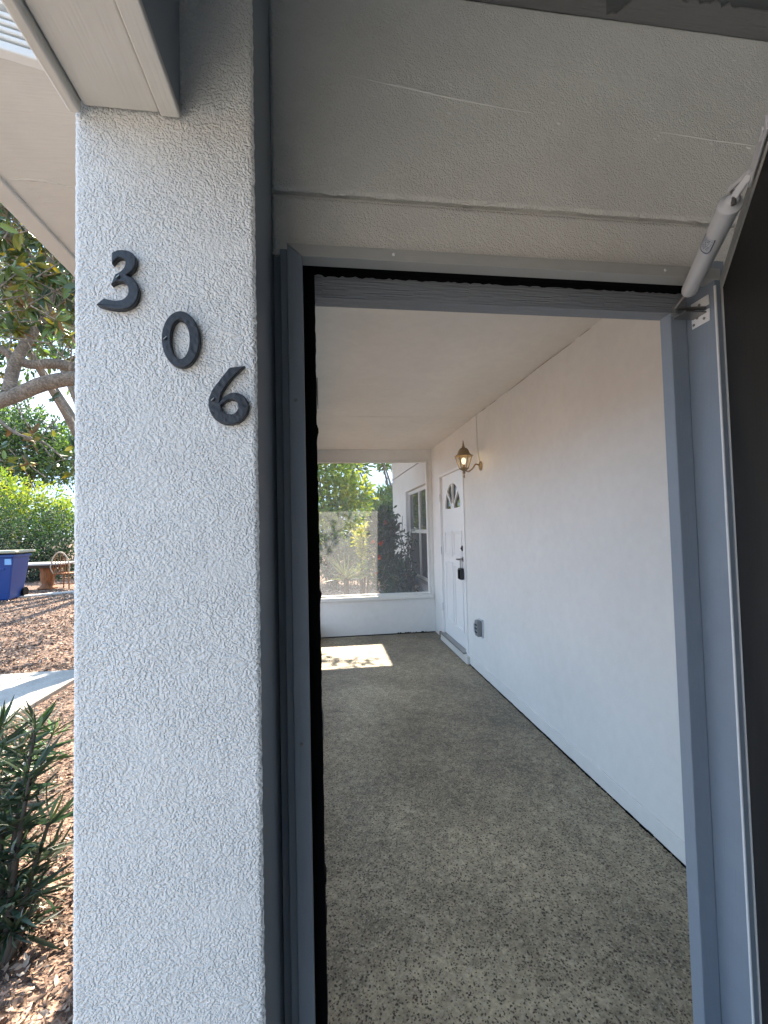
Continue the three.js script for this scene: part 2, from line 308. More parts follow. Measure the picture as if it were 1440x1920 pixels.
// door casing: mitred trim, jamb, stops, black unpainted rebate
{
  const mitre = (pts, z0, z1) => { const s = new THREE.Shape(pts.map(([x, y]) => new THREE.Vector2(x, y))); const g = new THREE.ExtrudeGeometry(s, { depth: z1 - z0, bevelEnabled: true, bevelThickness: 0.0012, bevelSize: 0.0012, bevelSegments: 2 }); g.translate(0, 0, z0); return uvm(g); };
  const L = part(house, 'door_casing', mitre([[-0.0705, 0], [-0.042, 0], [-0.042, 2.0255], [-0.0705, 2.0490]], -0.954, -0.921), M.grey, 'grey metal casing on the lock side of the doorway');
  const T = part(house, 'door_casing', mitre([[-0.0705, 2.0525], [-0.0405, 2.0285], [0.945, 2.0285], [0.945, 2.0525]], -0.954, -0.921), M.trim, 'pale grey metal casing over the doorway');
  for (const [x, y] of [[0.155, 2.041], [0.80, 2.041]]) part(T, 'screw', lathe([[0, 0.0], [0.0038, 0.0002], [0.0030, 0.0022], [0, 0.003]], V(0, 0, 0)).rotateX(Math.PI / 2).translate(x, y, -0.9195), M.whiteGloss);
  for (const y of [1.72, 1.02]) part(L, 'screw', lathe([[0, 0.0], [0.0034, 0.0002], [0.0028, 0.0018], [0, 0.0024]], V(0, 0, 0)).rotateX(Math.PI / 2).translate(-0.0575, y, -0.9195), M.steel);
  part(house, 'casing_return', bx(-0.0875, -0.0725, 0, 2.052, -0.9565, -0.938, 0.002), M.grey);
  // jamb on the hinge side, rebate then stop
  part(house, 'door_jamb', bx(0.932, 0.9615, 0, 2.075, -1.06, -0.924, 0.002), M.grey, 'blue grey painted jamb on the hinge side');
  part(house, 'door_stop', bx(0.884, 0.9315, 0, 1.9885, -1.043, -1.006, 0.003), M.grey);
  part(house, 'door_jamb', bx(-0.0715, -0.046, 0, 2.075, -1.06, -0.958), M.black);
  // ragged inner edge of the black stop
  const s = new THREE.Shape(); s.moveTo(-0.0455, 0);
  for (let i = 0; i <= 170; i++) s.lineTo(-0.0172 + (rnd() - 0.5) * 0.0022 + (rnd() < 0.02 ? 0.0025 : 0), i * 2.07 / 170);
  s.lineTo(-0.0455, 2.07);
  const sg = new THREE.ExtrudeGeometry(s, { depth: 0.038, bevelEnabled: false }); sg.translate(0, 0, -1.044);
  part(house, 'door_stop', uvm(sg), M.black, 'black unpainted stop on the lock side');
  part(house, 'head_jamb', bx(-0.0455, 0.9315, 2.05, 2.075, -1.05, -0.958), M.black);
  part(house, 'head_rebate', bx(-0.0168, 0.9315, 1.9895, 2.0495, -1.046, -1.0085), M.black);
  // brushed grey paint over the head stop, ragged along its upper edge
  const h = new THREE.Shape(); h.moveTo(-0.0165, 1.9892); h.lineTo(0.9315, 1.9892);
  for (let i = 0; i <= 120; i++) { const x = 0.9315 - i * 0.948 / 120; h.lineTo(x, 2.0355 + (rnd() - 0.5) * 0.0035 + (x < 0.25 ? (rnd() - 0.5) * 0.004 : 0)); }
  const hg = new THREE.ExtrudeGeometry(h, { depth: 0.0035, bevelEnabled: false }); hg.translate(0, 0, -1.0083);
  part(house, 'head_stop', join([uvm(hg), uvm(bx(-0.0165, 0.9315, 1.9845, 1.9892, -1.046, -1.005))]), M.greyRough, 'rough brushed grey paint on the door head');
  // strike plates on the lock side
  for (const [y0, y1] of [[1.735, 1.80], [0.985, 1.04]]) part(house, 'strike_plate', bx(-0.0165, -0.0135, y0, y1, -1.04, -1.01, 0.001), M.steel);
  part(house, 'door_sill', bx(-0.0455, 0.9315, 0.001, 0.02, -1.06, -0.93, 0.003), M.steel);
  // bright edge of the hinge rail
  part(house, 'hinge_rail', bx(0.9285, 0.9325, 0.02, 2.012, -0.9235, -0.9185, 0.001), M.whiteGloss, 'thin bright metal edge of the hinge rail');
}

// storm door, open a little more than halfway, seen on its inner face
const hinge = V(0.945, 0, -0.921), dAng = Math.atan2(0.786, -0.618);
{
  const d = new THREE.Group(); d.name = 'storm_door'; d.userData.label = 'dark storm door standing open with a pale metal edge';
  house.add(d); d.position.set(hinge.x - 0.7, 0, hinge.z + 3.5); d.rotation.y = -dAng;
  const add = (name, g, m) => { const o = new THREE.Mesh(g, m); o.name = name; o.castShadow = o.receiveShadow = true; d.add(o); };
  // local x runs from hinge to free edge, local -z is the inner face (towards the porch)
  const W = 0.9, TH = 0.03;
  add('rail', bx(0.0, W, 2.0, 2.03, -TH, 0, 0.002), M.trim);
  add('rail', bx(0.0, W, 0.025, 0.055, -TH, 0, 0.002), M.trim);
  add('stile', bx(0.0, 0.016, 0.0555, 1.9995, -TH, 0, 0.002), M.trim);
  add('stile', bx(W - 0.018, W, 0.0555, 1.9995, -TH, 0, 0.002), M.trim);
  add('panel', bx(0.0165, W - 0.0185, 0.0555, 1.9995, -TH + 0.004, -0.003), M.panelDark);
}
// pneumatic closer between the jamb and the storm door
{
  const c = new THREE.Group(); c.name = 'door_closer'; c.userData.label = 'white pneumatic door closer tube with a small blue printed label'; house.add(c); baseOf.set(c, V(0.7, 0, -3.5));
  const A = V(0.866, 1.998, -0.925), B = V(0.697, 1.993, -0.651), dir = B.clone().sub(A).normalize(), tip = V(0.862, 1.974, -0.967);
  const put = (t, r) => { const g = new THREE.LatheGeometry(r.map(([a, y]) => new THREE.Vector2(a, y)), 36); g.applyQuaternion(new THREE.Quaternion().setFromUnitVectors(V(0, 1, 0), dir)); g.translate(t.x, t.y, t.z); return g; };
  const L = A.distanceTo(B);
  part(c, 'tube', put(A, [[0, 0], [0.0145, 0.0], [0.0165, 0.002], [0.0168, 0.01], [0.0175, 0.012], [0.0178, L - 0.012], [0.0185, L - 0.010], [0.0185, L - 0.003], [0.0172, L], [0.011, L + 0.002], [0.0105, L + 0.010], [0.007, L + 0.016], [0, L + 0.017]]), M.plasticPale);
  // printed label wrapped on the tube
  const cv = document.createElement('canvas'); cv.width = 256; cv.height = 256; const x = cv.getContext('2d');
  x.fillStyle = '#b9bfc6'; x.fillRect(0, 0, 256, 256); x.strokeStyle = '#25365c'; x.lineWidth = 16; x.beginPath(); x.roundRect(14, -30, 228, 270, 60); x.stroke(); x.fillStyle = '#2f416b';
  for (let r = 0; r < 7; r++) for (let q = 34; q < 210; q += 15) if (rnd() < 0.72) x.fillRect(q, 30 + r * 24 + rnd() * 4, 6 + rnd() * 7, 9 + rnd() * 5);
  const lt = new THREE.CanvasTexture(cv); lt.colorSpace = THREE.SRGBColorSpace;
  const lp = A.clone().addScaledVector(dir, L * 0.60), e1 = V(-0.55, -0.1, 0.62).addScaledVector(dir, -V(-0.55, -0.1, 0.62).dot(dir)).normalize(), e2 = dir.clone().cross(e1), lpos = [], luv = [], lix = [];
  for (let i = 0; i <= 16; i++) for (let k = 0; k < 2; k++) { const a = 0.1 + 1.5 * (i / 16 - 0.5), w = lp.clone().addScaledVector(e1, Math.cos(a) * 0.0181).addScaledVector(e2, Math.sin(a) * 0.0181).addScaledVector(dir, k * 0.05); lpos.push(w.x, w.y, w.z); luv.push(i / 16, k); if (i && k) lix.push(2 * i - 2, 2 * i, 2 * i - 1, 2 * i - 1, 2 * i, 2 * i + 1); }
  const lg = new THREE.BufferGeometry(); lg.setAttribute('position', new THREE.Float32BufferAttribute(lpos, 3)); lg.setAttribute('uv', new THREE.Float32BufferAttribute(luv, 2)); lg.setIndex(lix); lg.computeVertexNormals();
  part(c, 'label', lg, std(lin(1, 1, 1), { map: lt, roughness: 0.5, side: THREE.DoubleSide }));
  part(c, 'rod', cyl(tip, A.clone().addScaledVector(dir, 0.01), 0.0032), M.steel);
  part(c, 'pivot_pin', join([cyl(tip.clone().add(V(0, -0.010, 0)), tip.clone().add(V(0, 0.008, 0)), 0.005, 0.005), lathe([[0, 0], [0.0075, 0.001], [0.0075, 0.005], [0, 0.007]], tip.clone().add(V(0, -0.014, 0)))]), M.steel);
  part(c, 'bracket_arm', join([cyl(tip, V(0.931, 1.972, -0.95), 0.0042, 0.0042, 10), uvm(bx(0.872, 0.931, 1.958, 1.962, -0.985, -0.945))]), M.steel);
  const pl = part(c, 'jamb_plate', join([uvm(bx(0.9285, 0.9318, 1.936, 1.966, -0.99, -0.938, 0.001)), uvm(bx(0.9285, 0.9318, 1.976, 2.0, -0.99, -0.938, 0.001))]), M.whiteGloss);
  for (const [y, z] of [[1.957, -0.972], [1.947, -0.952], [1.944, -0.983], [1.986, -0.964]]) part(c, 'screw', cyl(V(0.9285, y, z), V(0.9268, y, z), 0.0032), M.steel);
  // bracket on the storm door
  const E = B.clone().addScaledVector(dir, 0.014), out = V(-0.786, 0, -0.618);
  const doorPt = t => V(hinge.x - 0.618 * t - 0.001, 2.012, hinge.z + 0.786 * t).addScaledVector(out, 0.004);
  const obox = (a, b, w, t) => { const d = b.clone().sub(a), l = d.length(), g = new RoundedBoxGeometry(l + w * 0.6, w, t, 3, t * 0.45); g.applyQuaternion(new THREE.Quaternion().setFromUnitVectors(V(1, 0, 0), d.normalize())); const m = a.clone().lerp(b, 0.5); g.translate(m.x, m.y, m.z); return boxUV(g); };
  part(c, 'door_bracket', join([obox(doorPt(0.385), doorPt(0.50), 0.022, 0.004), obox(doorPt(0.475).addScaledVector(out, 0.003), doorPt(0.495).addScaledVector(out, 0.003), 0.006, 0.003), obox(E, doorPt(0.395).addScaledVector(out, 0.003), 0.012, 0.007), obox(doorPt(0.365).addScaledVector(out, 0.024).add(V(0, 0.006, 0)), doorPt(0.40).addScaledVector(out, 0.003).add(V(0, 0.003, 0)), 0.008, 0.005)]), M.plasticPale);
  part(c, 'screw', cyl(E.clone().add(V(0, -0.012, 0)), E.clone().add(V(0, 0.012, 0)), 0.004), M.steel);
}
// roof over the entry: dark boards, with a ragged lighter painted strip along the wall
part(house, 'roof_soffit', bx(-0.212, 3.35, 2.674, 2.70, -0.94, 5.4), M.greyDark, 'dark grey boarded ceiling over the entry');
{
  const s = new THREE.Shape(); s.moveTo(-0.2, -0.941); s.lineTo(3.5, -0.941); s.lineTo(3.5, -0.885);
  for (let i = 0; i <= 320; i++) { const x = 3.5 - i * 3.7 / 320, gap = Math.exp(-Math.pow((x - 0.70) / 0.035, 2)); s.lineTo(x, -0.884 - 0.05 * gap + (x < 1.0 ? (rnd() - 0.5) * 0.012 : 0)); }
  const g = new THREE.ExtrudeGeometry(s, { depth: 0.004, bevelEnabled: false }); g.rotateX(Math.PI / 2); g.translate(0, 2.6735, 0);
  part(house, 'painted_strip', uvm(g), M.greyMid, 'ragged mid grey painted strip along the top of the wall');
}
part(house, 'roof', join([bx(-0.80, 5.0, 2.701, 2.86, -6.95, -0.9), bx(-0.37, 5.0, 2.701, 2.86, -0.899, 5.45)]), M.slate);
part(house, 'added_carport_wall', bx(3.2, 3.36, -0.1, 2.673, -0.949, 5.4), M.stuccoSoft);  // added wall out of view, shuts off light from the right
part(house, 'carport_post', bx(-0.36, -0.22, -0.1, 2.083, 5.25, 5.4), M.stuccoSoft);
part(house, 'added_carport_wall', bx(-0.21, 3.199, -0.1, 2.673, 5.25, 5.4), M.stuccoSoft);  // added wall out of view, blocks front light so the left side dominates
part(house, 'fascia', bx(-0.37, 5.0, 2.45, 2.86, 5.451, 5.48), M.white);
let eaveShape;
// left eave, its end cut at a slant: beige soffit, edge trim, ribbed moulding and white fascia at its end
{ const e = new THREE.ExtrudeGeometry(new THREE.Shape([[-0.16, 6.9], [-0.746, 6.9], [-0.746, 0.776], [-0.37, 0.882], [-0.16, 0.94]].map(p => new THREE.Vector2(...p))), { depth: 0.028, bevelEnabled: false }); e.rotateX(-Math.PI / 2); e.translate(0, 2.302, 0); eaveShape = uvm(e); }
part(house, 'eave_soffit', eaveShape, M.soffit, 'beige painted soffit outside the pillar');
part(house, 'eave_trim', bx(-0.80, -0.7465, 2.292, 2.699, -6.9, -0.765, 0.004), M.beam, 'beige trim board along the eave edge');
part(house, 'soffit_crack', limb([V(-0.74, 2.3015, -1.125), V(-0.66, 2.3015, -1.12), V(-0.6, 2.3015, -1.135), V(-0.5, 2.3015, -1.128)], [0.002, 0.0035, 0.002, 0.001], 6, 24, 0.5), M.soffit);
{
  const g = [], n = 5;
  const rot = gg => { gg.translate(0.37, 0, 0.88); gg.rotateY(0.26); gg.translate(-0.37, 0, -0.88); return gg; };
  part(house, 'ribbed_moulding', (() => { for (let i = 0; i < n; i++) g.push(rot(bx(-1.0, -0.365, 2.312 + i * 0.0118, 2.312 + i * 0.0118 + 0.0085, -0.88, -0.866 + 0.0016 * i, 0.003))); g.push(rot(bx(-1.0, -0.365, 2.304, 2.38, -0.885, -0.876))); g.push(rot(bx(-1.0, -0.365, 2.2995, 2.311, -0.882, -0.861, 0.003))); return join(g); })(), M.white, 'white ribbed moulding at the end of the eave');
  part(house, 'eave_fascia', rot(bx(-1.0, -0.365, 2.378, 2.70, -0.90, -0.857, 0.003)), M.white);
}

// ───── porch: right wall, ceiling, left wall with open bays, far wall with a screened opening
const HC = 2.545, ZE = -6.04, XW = 1.48;
part(house, 'porch_wall', bx(XW, XW + 0.16, 0, HC, -4.60, -1.06), M.wall, 'smooth white wall along the porch');
part(house, 'porch_wall', bx(XW, XW + 0.16, 2.128, HC, -5.62, -4.601), M.wall);
part(house, 'porch_wall', bx(XW, XW + 0.16, 0, HC, -6.16, -5.621), M.wall);
{
  const b = part(house, 'baseboard', bx(XW - 0.012, XW - 0.0005, 0.006, 0.095, -4.585, -1.062, 0.003), M.wall);
  // dark open joint under the baseboard
  const s = []; for (let i = 0; i < 70; i++) { const z = -4.55 + i * 0.05; s.push(uvm(bx(XW - 0.013 - rr(0, 0.007), XW - 0.002, 0.0005, 0.005 + rr(0, 0.006) * (rnd() < 0.4 ? 1 : 0.3), z, z + 0.052 * rr(0.6, 1)))); }
  part(b, 'floor_joint', join(s), M.black);
}
part(house, 'porch_ceiling', bx(-0.30, XW + 0.16, HC + 0.001, HC + 0.06, -6.16, -1.045), M.ceiling, 'cream white painted porch ceiling');
{
  const c = part(house, 'ceiling_batten', bx(-0.15, XW - 0.001, HC - 0.0012, HC, -4.30, -4.24), M.ceiling);
  const s = []; for (const [a, b, o] of [[-4.02, -3.86, 0], [-3.80, -3.60, 0.002], [-3.42, -2.95, 0.003], [-2.98, -2.62, 0.0], [-2.66, -2.40, 0.004], [-2.36, -2.24, 0.002]]) s.push(limb([V(XW - 0.0006, HC - 0.004 - o, a), V(XW - 0.0006, HC - 0.003 - o, (a + b) / 2), V(XW - 0.0006, HC - 0.005 - o, b)], [0.0004, 0.0017, 0.0005], 6, 20, 0.5));
  part(c, 'crack', join(s), M.rust);
}
part(house, 'cable_cover', limb([V(XW - 0.003, HC, -4.14), V(XW - 0.004, 2.35, -4.135), V(XW - 0.005, 2.2, -4.13), V(XW - 0.005, 2.1, -4.09), V(XW - 0.006, 2.04, -4.06)], [0.005, 0.005, 0.005, 0.005], 8, 24, 0), M.ceiling);
// left side of the porch: knee wall, posts, lintel
part(house, 'knee_wall', bx(-0.30, -0.16, 0, 0.20, -6.16, -1.051), M.wall);
part(house, 'lintel', bx(-0.30, -0.16, 2.1, HC, -6.16, -1.051), M.wall);
for (const z of [-1.2, -2.75, -4.4, -6.02]) part(house, 'porch_post', bx(-0.295, -0.165, 0.201, 2.099, z - 0.05, z + 0.05), M.wall);
// far wall
{
  const x0 = -0.12, x1 = 1.405, y0 = 0.53, y1 = 2.37;
  part(house, 'end_wall', bx(-0.159, XW - 0.001, 0.012, 0.478, ZE - 0.11, ZE), M.wall, 'low white wall under the screened opening');
  part(house, 'end_wall', bx(-0.159, XW - 0.001, y1 + 0.035, HC, ZE - 0.11, ZE - 0.012), M.wall);
  part(house, 'end_wall', bx(x1 + 0.03, XW - 0.001, 0.4785, y1 + 0.0345, ZE - 0.11, ZE - 0.004), M.wall);
  part(house, 'end_wall', bx(-0.159, x0 - 0.03, 0.4785, y1 + 0.0345, ZE - 0.11, ZE - 0.004), M.wall);
  const gaps = []; for (let i = 0; i < 14; i++) { const x = rr(0.9, 1.4); gaps.push(uvm(bx(x, x + rr(0.006, 0.03), 0.008, 0.014 + rr(0, 0.012), ZE - 0.05, ZE + 0.002))); }
  gaps.push(uvm(bx(-0.158, XW - 0.02, 0.0005, 0.0115, ZE - 0.1, ZE + 0.001)));
  part(house, 'floor_joint', join(gaps), M.black);
  const w = part(house, 'screen_window', join([uvm(bx(x0 - 0.029, x1 + 0.029, y1, y1 + 0.034, ZE - 0.09, ZE - 0.02, 0.004)), uvm(bx(x0 - 0.029, x0, y0, y1 - 0.001, ZE - 0.09, ZE - 0.02, 0.004)), uvm(bx(x1, x1 + 0.029, y0, y1 - 0.001, ZE - 0.09, ZE - 0.02, 0.004))]), M.white, 'white framed screened opening at the end of the porch');
  part(w, 'sill', bx(x0 - 0.04, x1 + 0.05, 0.479, 0.529, ZE - 0.12, ZE + 0.03, 0.006), M.white);
  part(w, 'sill_lip', bx(x0 - 0.04, x1 + 0.05, 0.5292, 0.55, ZE - 0.10, ZE - 0.045, 0.004), M.white);
  const sc = new THREE.PlaneGeometry(x1 - x0, y1 - 0.551); sc.translate((x0 + x1) / 2, (y1 + 0.551) / 2, ZE - 0.07);
  part(w, 'insect_screen', sc, M.screen);
}
part(house, 'rear_eave', bx(-0.9, 2.2, 2.60, 2.70, -6.84, -6.161), M.soffit);

// entry door in the porch wall
{
  const z0 = -5.58, z1 = -4.665, y0 = 0.105, y1 = 2.095, X = XW + 0.02;
  const fr = part(house, 'door_frame', join([uvm(bx(XW - 0.012, XW + 0.1, 0.06, 2.127, -5.62, z0 - 0.004, 0.003)), uvm(bx(XW - 0.012, XW + 0.1, 0.06, 2.127, z1 + 0.004, -4.601, 0.003)), uvm(bx(XW - 0.011, XW + 0.1, y1 + 0.004, 2.127, z0 - 0.003, z1 + 0.003, 0.003))]), M.whiteGloss);
  // slab with a fan-shaped opening
  const s = new THREE.Shape([[z0, y0], [z1, y0], [z1, y1], [z0, y1]].map(p => new THREE.Vector2(...p)));
  const cz = (z0 + z1) / 2, cy = 1.665, R = 0.31, pane = (a0, a1, ri = 0.07) => { const p = []; for (let i = 0; i <= 10; i++) { const a = a0 + (a1 - a0) * i / 10; p.push(new THREE.Vector2(cz + Math.cos(a) * R * 1.02, cy + Math.sin(a) * R)); } for (let i = 4; i >= 0; i--) { const a = a0 + (a1 - a0) * i / 4; p.push(new THREE.Vector2(cz + Math.cos(a) * ri, cy + Math.sin(a) * ri)); } return p; };
  const fans = [[0.04, 0.72], [0.83, 1.51], [1.63, 2.31], [2.42, 3.10]];
  for (const f of fans) s.holes.push(new THREE.Path(pane(...f)));
  const toX = g => { g.rotateY(-Math.PI / 2); g.scale(1, 1, 1); return g; };
  const sg = new THREE.ExtrudeGeometry(s, { depth: 0.04, bevelEnabled: true, bevelThickness: 0.003, bevelSize: 0.003, bevelSegments: 2 });
  // extrude lies in (z,y): turn so that shape x -> world z and depth -> world +x
  const place = (g, x) => { const m = new THREE.Matrix4().set(0, 0, 1, x, 0, 1, 0, 0, 1, 0, 0, 0, 0, 0, 0, 1); g.applyMatrix4(m); const p = g.index; g = g.index ? g.toNonIndexed() : g; const a = g.attributes.position.array; for (let i = 0; i < a.length; i += 9) for (let k = 0; k < 3; k++) { const t = a[i + 3 + k]; a[i + 3 + k] = a[i + 6 + k]; a[i + 6 + k] = t; } return uvm(g); };
  const door = part(house, 'front_door', place(sg, X), M.whiteGloss, 'white panelled front door with a fan shaped light');
  for (const f of fans) { const pg = new THREE.ExtrudeGeometry(new THREE.Shape(pane(f[0] - 0.02, f[1] + 0.02, 0.06)), { depth: 0.004, bevelEnabled: false }); part(door, 'pane', place(pg, X + 0.018), M.glassDark); }
  const panel = (a, b, c, d) => {
    const rim = new THREE.Shape([[a, c], [b, c], [b, d], [a, d]].map(p => new THREE.Vector2(...p))); const q = 0.02;
    rim.holes.push(new THREE.Path([[a + q, c + q], [b - q, c + q], [b - q, d - q], [a + q, d - q]].map(p => new THREE.Vector2(...p))));
    part(door, 'panel_moulding', place(new THREE.ExtrudeGeometry(rim, { depth: 0.006, bevelEnabled: true, bevelThickness: 0.004, bevelSize: 0.004, bevelSegments: 2 }), X - 0.012), M.whiteGloss);
    part(door, 'panel', bx(X - 0.011, X + 0.001, c + q + 0.02, d - q - 0.02, a + q + 0.02, b - q - 0.02, 0.005), M.whiteGloss);
  };
  for (const [a, b] of [[z0 + 0.11, cz - 0.035], [cz + 0.035, z1 - 0.11]]) { panel(a, b, 0.28, 1.02); panel(a, b, 1.10, 1.40); }
  for (const y of [0.38, 1.1, 1.78]) part(door, 'hinge', cyl(V(XW - 0.012, y, z0 - 0.004), V(XW - 0.012, y + 0.1, z0 - 0.004), 0.007, 0.007, 10), M.plasticPale);
  // lever lock and handle
  part(door, 'deadbolt', join([cyl(V(X - 0.02, 1.21, -4.74), V(X + 0.002, 1.21, -4.74), 0.03, 0.03, 20), uvm(bx(X - 0.034, X - 0.02, 1.2, 1.22, -4.746, -4.734, 0.002))]), M.blackSheen);
  part(door, 'handle', join([cyl(V(X - 0.012, 1.09, -4.74), V(X + 0.002, 1.09, -4.74), 0.026, 0.026, 20), cyl(V(X - 0.05, 1.09, -4.74), V(X - 0.01, 1.09, -4.74), 0.009), limb([V(X - 0.05, 1.09, -4.74), V(X - 0.055, 1.088, -4.80), V(X - 0.05, 1.085, -4.86)], [0.009, 0.009, 0.007], 10, 10, 0)]), M.blackSheen);
  // raised threshold with a worn metal sill
  const th = part(house, 'threshold', bx(XW - 0.045, XW + 0.12, 0.004, 0.085, -5.62, -4.53, 0.004), M.beam, 'raised threshold under the front door');
  part(th, 'metal_sill', bx(XW - 0.052, XW + 0.10, 0.0852, 0.102, -5.60, -4.64, 0.003), M.steel);
  part(th, 'brick_end', bx(XW - 0.048, XW - 0.02, 0.03, 0.1, -5.66, -5.605, 0.004), M.rust);
}
// ───── the wall of the house beyond the porch
{
  part(house, 'side_wall', join([uvm(bx(XW + 0.02, XW + 0.2, -0.06, 0.52, -9.85, -6.165)), uvm(bx(XW + 0.02, XW + 0.2, 2.13, 3.1, -9.85, -6.165)), uvm(bx(XW + 0.02, XW + 0.2, 0.521, 2.129, -9.85, -8.22)), uvm(bx(XW + 0.02, XW + 0.2, 0.521, 2.129, -6.34, -6.165))]), M.stuccoSoft, 'white wall of the house beyond the porch opening');
  part(house, 'wall_cable', limb([V(XW + 0.014, 2.53, -9.84), V(XW + 0.014, 2.515, -8), V(XW + 0.014, 2.49, -6.3)], [0.008, 0.008], 8, 12, 0), M.plasticGrey);
  const x = XW + 0.07;
  const w = part(house, 'window', join([uvm(bx(x, x + 0.05, 0.6, 2.12, -8.21, -8.14, 0.004)), uvm(bx(x, x + 0.05, 0.6, 2.12, -6.42, -6.35, 0.004)), uvm(bx(x, x + 0.05, 2.06, 2.12, -8.139, -6.421, 0.004)), uvm(bx(x, x + 0.05, 0.6, 0.65, -8.139, -6.421, 0.004)), uvm(bx(x - 0.004, x + 0.05, 1.36, 1.42, -8.139, -6.421, 0.004)), uvm(bx(x - 0.005, x + 0.05, 0.651, 2.059, -7.30, -7.24, 0.004))]), M.white, 'white framed four pane window in the side wall');
  for (const [a, b] of [[-8.138, -7.301], [-7.239, -6.422]]) { part(w, 'pane', bx(x + 0.02, x + 0.026, 1.4205, 2.0595, a, b), M.glassDark); part(w, 'pane', bx(x + 0.02, x + 0.026, 0.6505, 1.3595, a, b), M.screenDark); }
  part(w, 'sill', bx(XW - 0.04, x + 0.06, 0.522, 0.598, -8.24, -6.32, 0.005), M.greyMid, 'thick grey window sill');
  part(house, 'side_eave', bx(0.755, XW + 0.2, 3.101, 3.2, -10.4, -6.30), M.soffit);
}

// ───────────────────────── house numbers
{
  const smooth = (pts, k, sharp = []) => { // closed outline, rounded except at the sharp corners
    const out = [], n = pts.length; for (let i = 0; i < n; i++) { const a = pts[(i + n - 1) % n], b = pts[i], c = pts[(i + 1) % n], d = pts[(i + 2) % n]; for (let t = 0; t < k; t++) { const s = t / k; if (sharp.includes(i) || sharp.includes((i + 1) % n)) { out.push([b[0] + (c[0] - b[0]) * s, b[1] + (c[1] - b[1]) * s]); continue; } const h = q => 0.5 * (2 * b[q] + (c[q] - a[q]) * s + (2 * a[q] - 5 * b[q] + 4 * c[q] - d[q]) * s * s + (3 * b[q] - a[q] - 3 * c[q] + d[q]) * s * s * s); out.push([h(0), h(1)]); } } return out;
  };
  const ell = (cx, cy, rx, ry, n = 40) => Array.from({ length: n }, (_, i) => [cx + rx * Math.cos(i / n * 6.28319), cy + ry * Math.sin(i / n * 6.28319)]);
  const three = [[-311, 1872], [-304, 1876], [-294, 1877], [-285, 1875], [-278, 1868], [-277, 1858], [-280, 1849], [-286, 1842], [-290, 1838.5], [-281, 1835], [-274.5, 1824], [-273, 1814], [-276, 1801], [-284, 1791], [-294, 1786.5], [-306, 1785.5], [-320, 1787.5], [-331, 1791], [-331, 1793.5], [-322, 1802], [-314, 1800], [-304, 1799.5], [-295, 1802], [-289, 1809], [-288, 1816], [-290, 1824], [-296, 1828], [-302, 1828], [-307, 1826], [-312, 1823], [-309, 1832], [-306, 1839], [-300, 1843], [-294, 1850], [-292, 1858], [-294, 1863], [-300, 1865], [-306, 1861], [-311, 1855]];
  const six = [[-120, 1705], [-141, 1702], [-148, 1695], [-160, 1679], [-169, 1666], [-174, 1650], [-173, 1637], [-167, 1624], [-156, 1616], [-144, 1613.5], [-130, 1617], [-120, 1626], [-115, 1638], [-116.5, 1650], [-123, 1659], [-133, 1663], [-143, 1662], [-152, 1656], [-158, 1648], [-155, 1661], [-146, 1676], [-135, 1690]];
  const hole = [[-156, 1643], [-154, 1636], [-148, 1631], [-139, 1630], [-132, 1636], [-131, 1644], [-134, 1650], [-141, 1652.5], [-149, 1649]];
  const make = (outer, inner, screw, label) => {
    const cx = outer.reduce((a, p) => a + p[0], 0) / outer.length / 1000, cy = Math.min(...outer.map(p => p[1])) / 1000;
    const t = thing('house_number', label, 'house number', [cx, cy, -0.699], 'black house numbers on the pillar');
    const v2 = p => new THREE.Vector2(p[0] / 1000, p[1] / 1000), s = new THREE.Shape(outer.map(v2)); if (inner) s.holes.push(new THREE.Path(inner.map(v2)));
    const g = new THREE.ExtrudeGeometry(s, { depth: 0.0065, bevelEnabled: true, bevelThickness: 0.0018, bevelSize: 0.0014, bevelOffset: -0.0014, bevelSegments: 3 }); g.translate(0, 0, -0.6985);
    part(t, 'numeral', uvm(g), M.blackSheen);
    for (const q of screw) { const sc = part(t, 'screw', lathe([[0, 0], [0.0038, 0], [0.0034, 0.001], [0, 0.0016]], V(0, 0, 0), 16).rotateX(Math.PI / 2).translate(q[0] / 1000, q[1] / 1000, -0.6905), M.blackSheen); part(sc, 'slot', new THREE.BoxGeometry(0.0064, 0.001, 0.0008).rotateZ(0.8).translate(q[0] / 1000, q[1] / 1000, -0.6888), M.steel); }
  };
  make(smooth(three, 4, [0, 9, 29, 19]), null, [[-302, 1835]], 'black metal numeral three screwed to the white stucco pillar');
  make(ell(-213.5, 1743.5, 27.5, 43.5), ell(-214.5, 1743.5, 13.5, 30), [[-235.5, 1744]], 'black metal numeral zero screwed to the white stucco pillar');
  make(smooth(six, 4, [0, 18]), smooth(hole, 4, [0]), [[-167.5, 1652]], 'black metal numeral six screwed to the white stucco pillar');
}

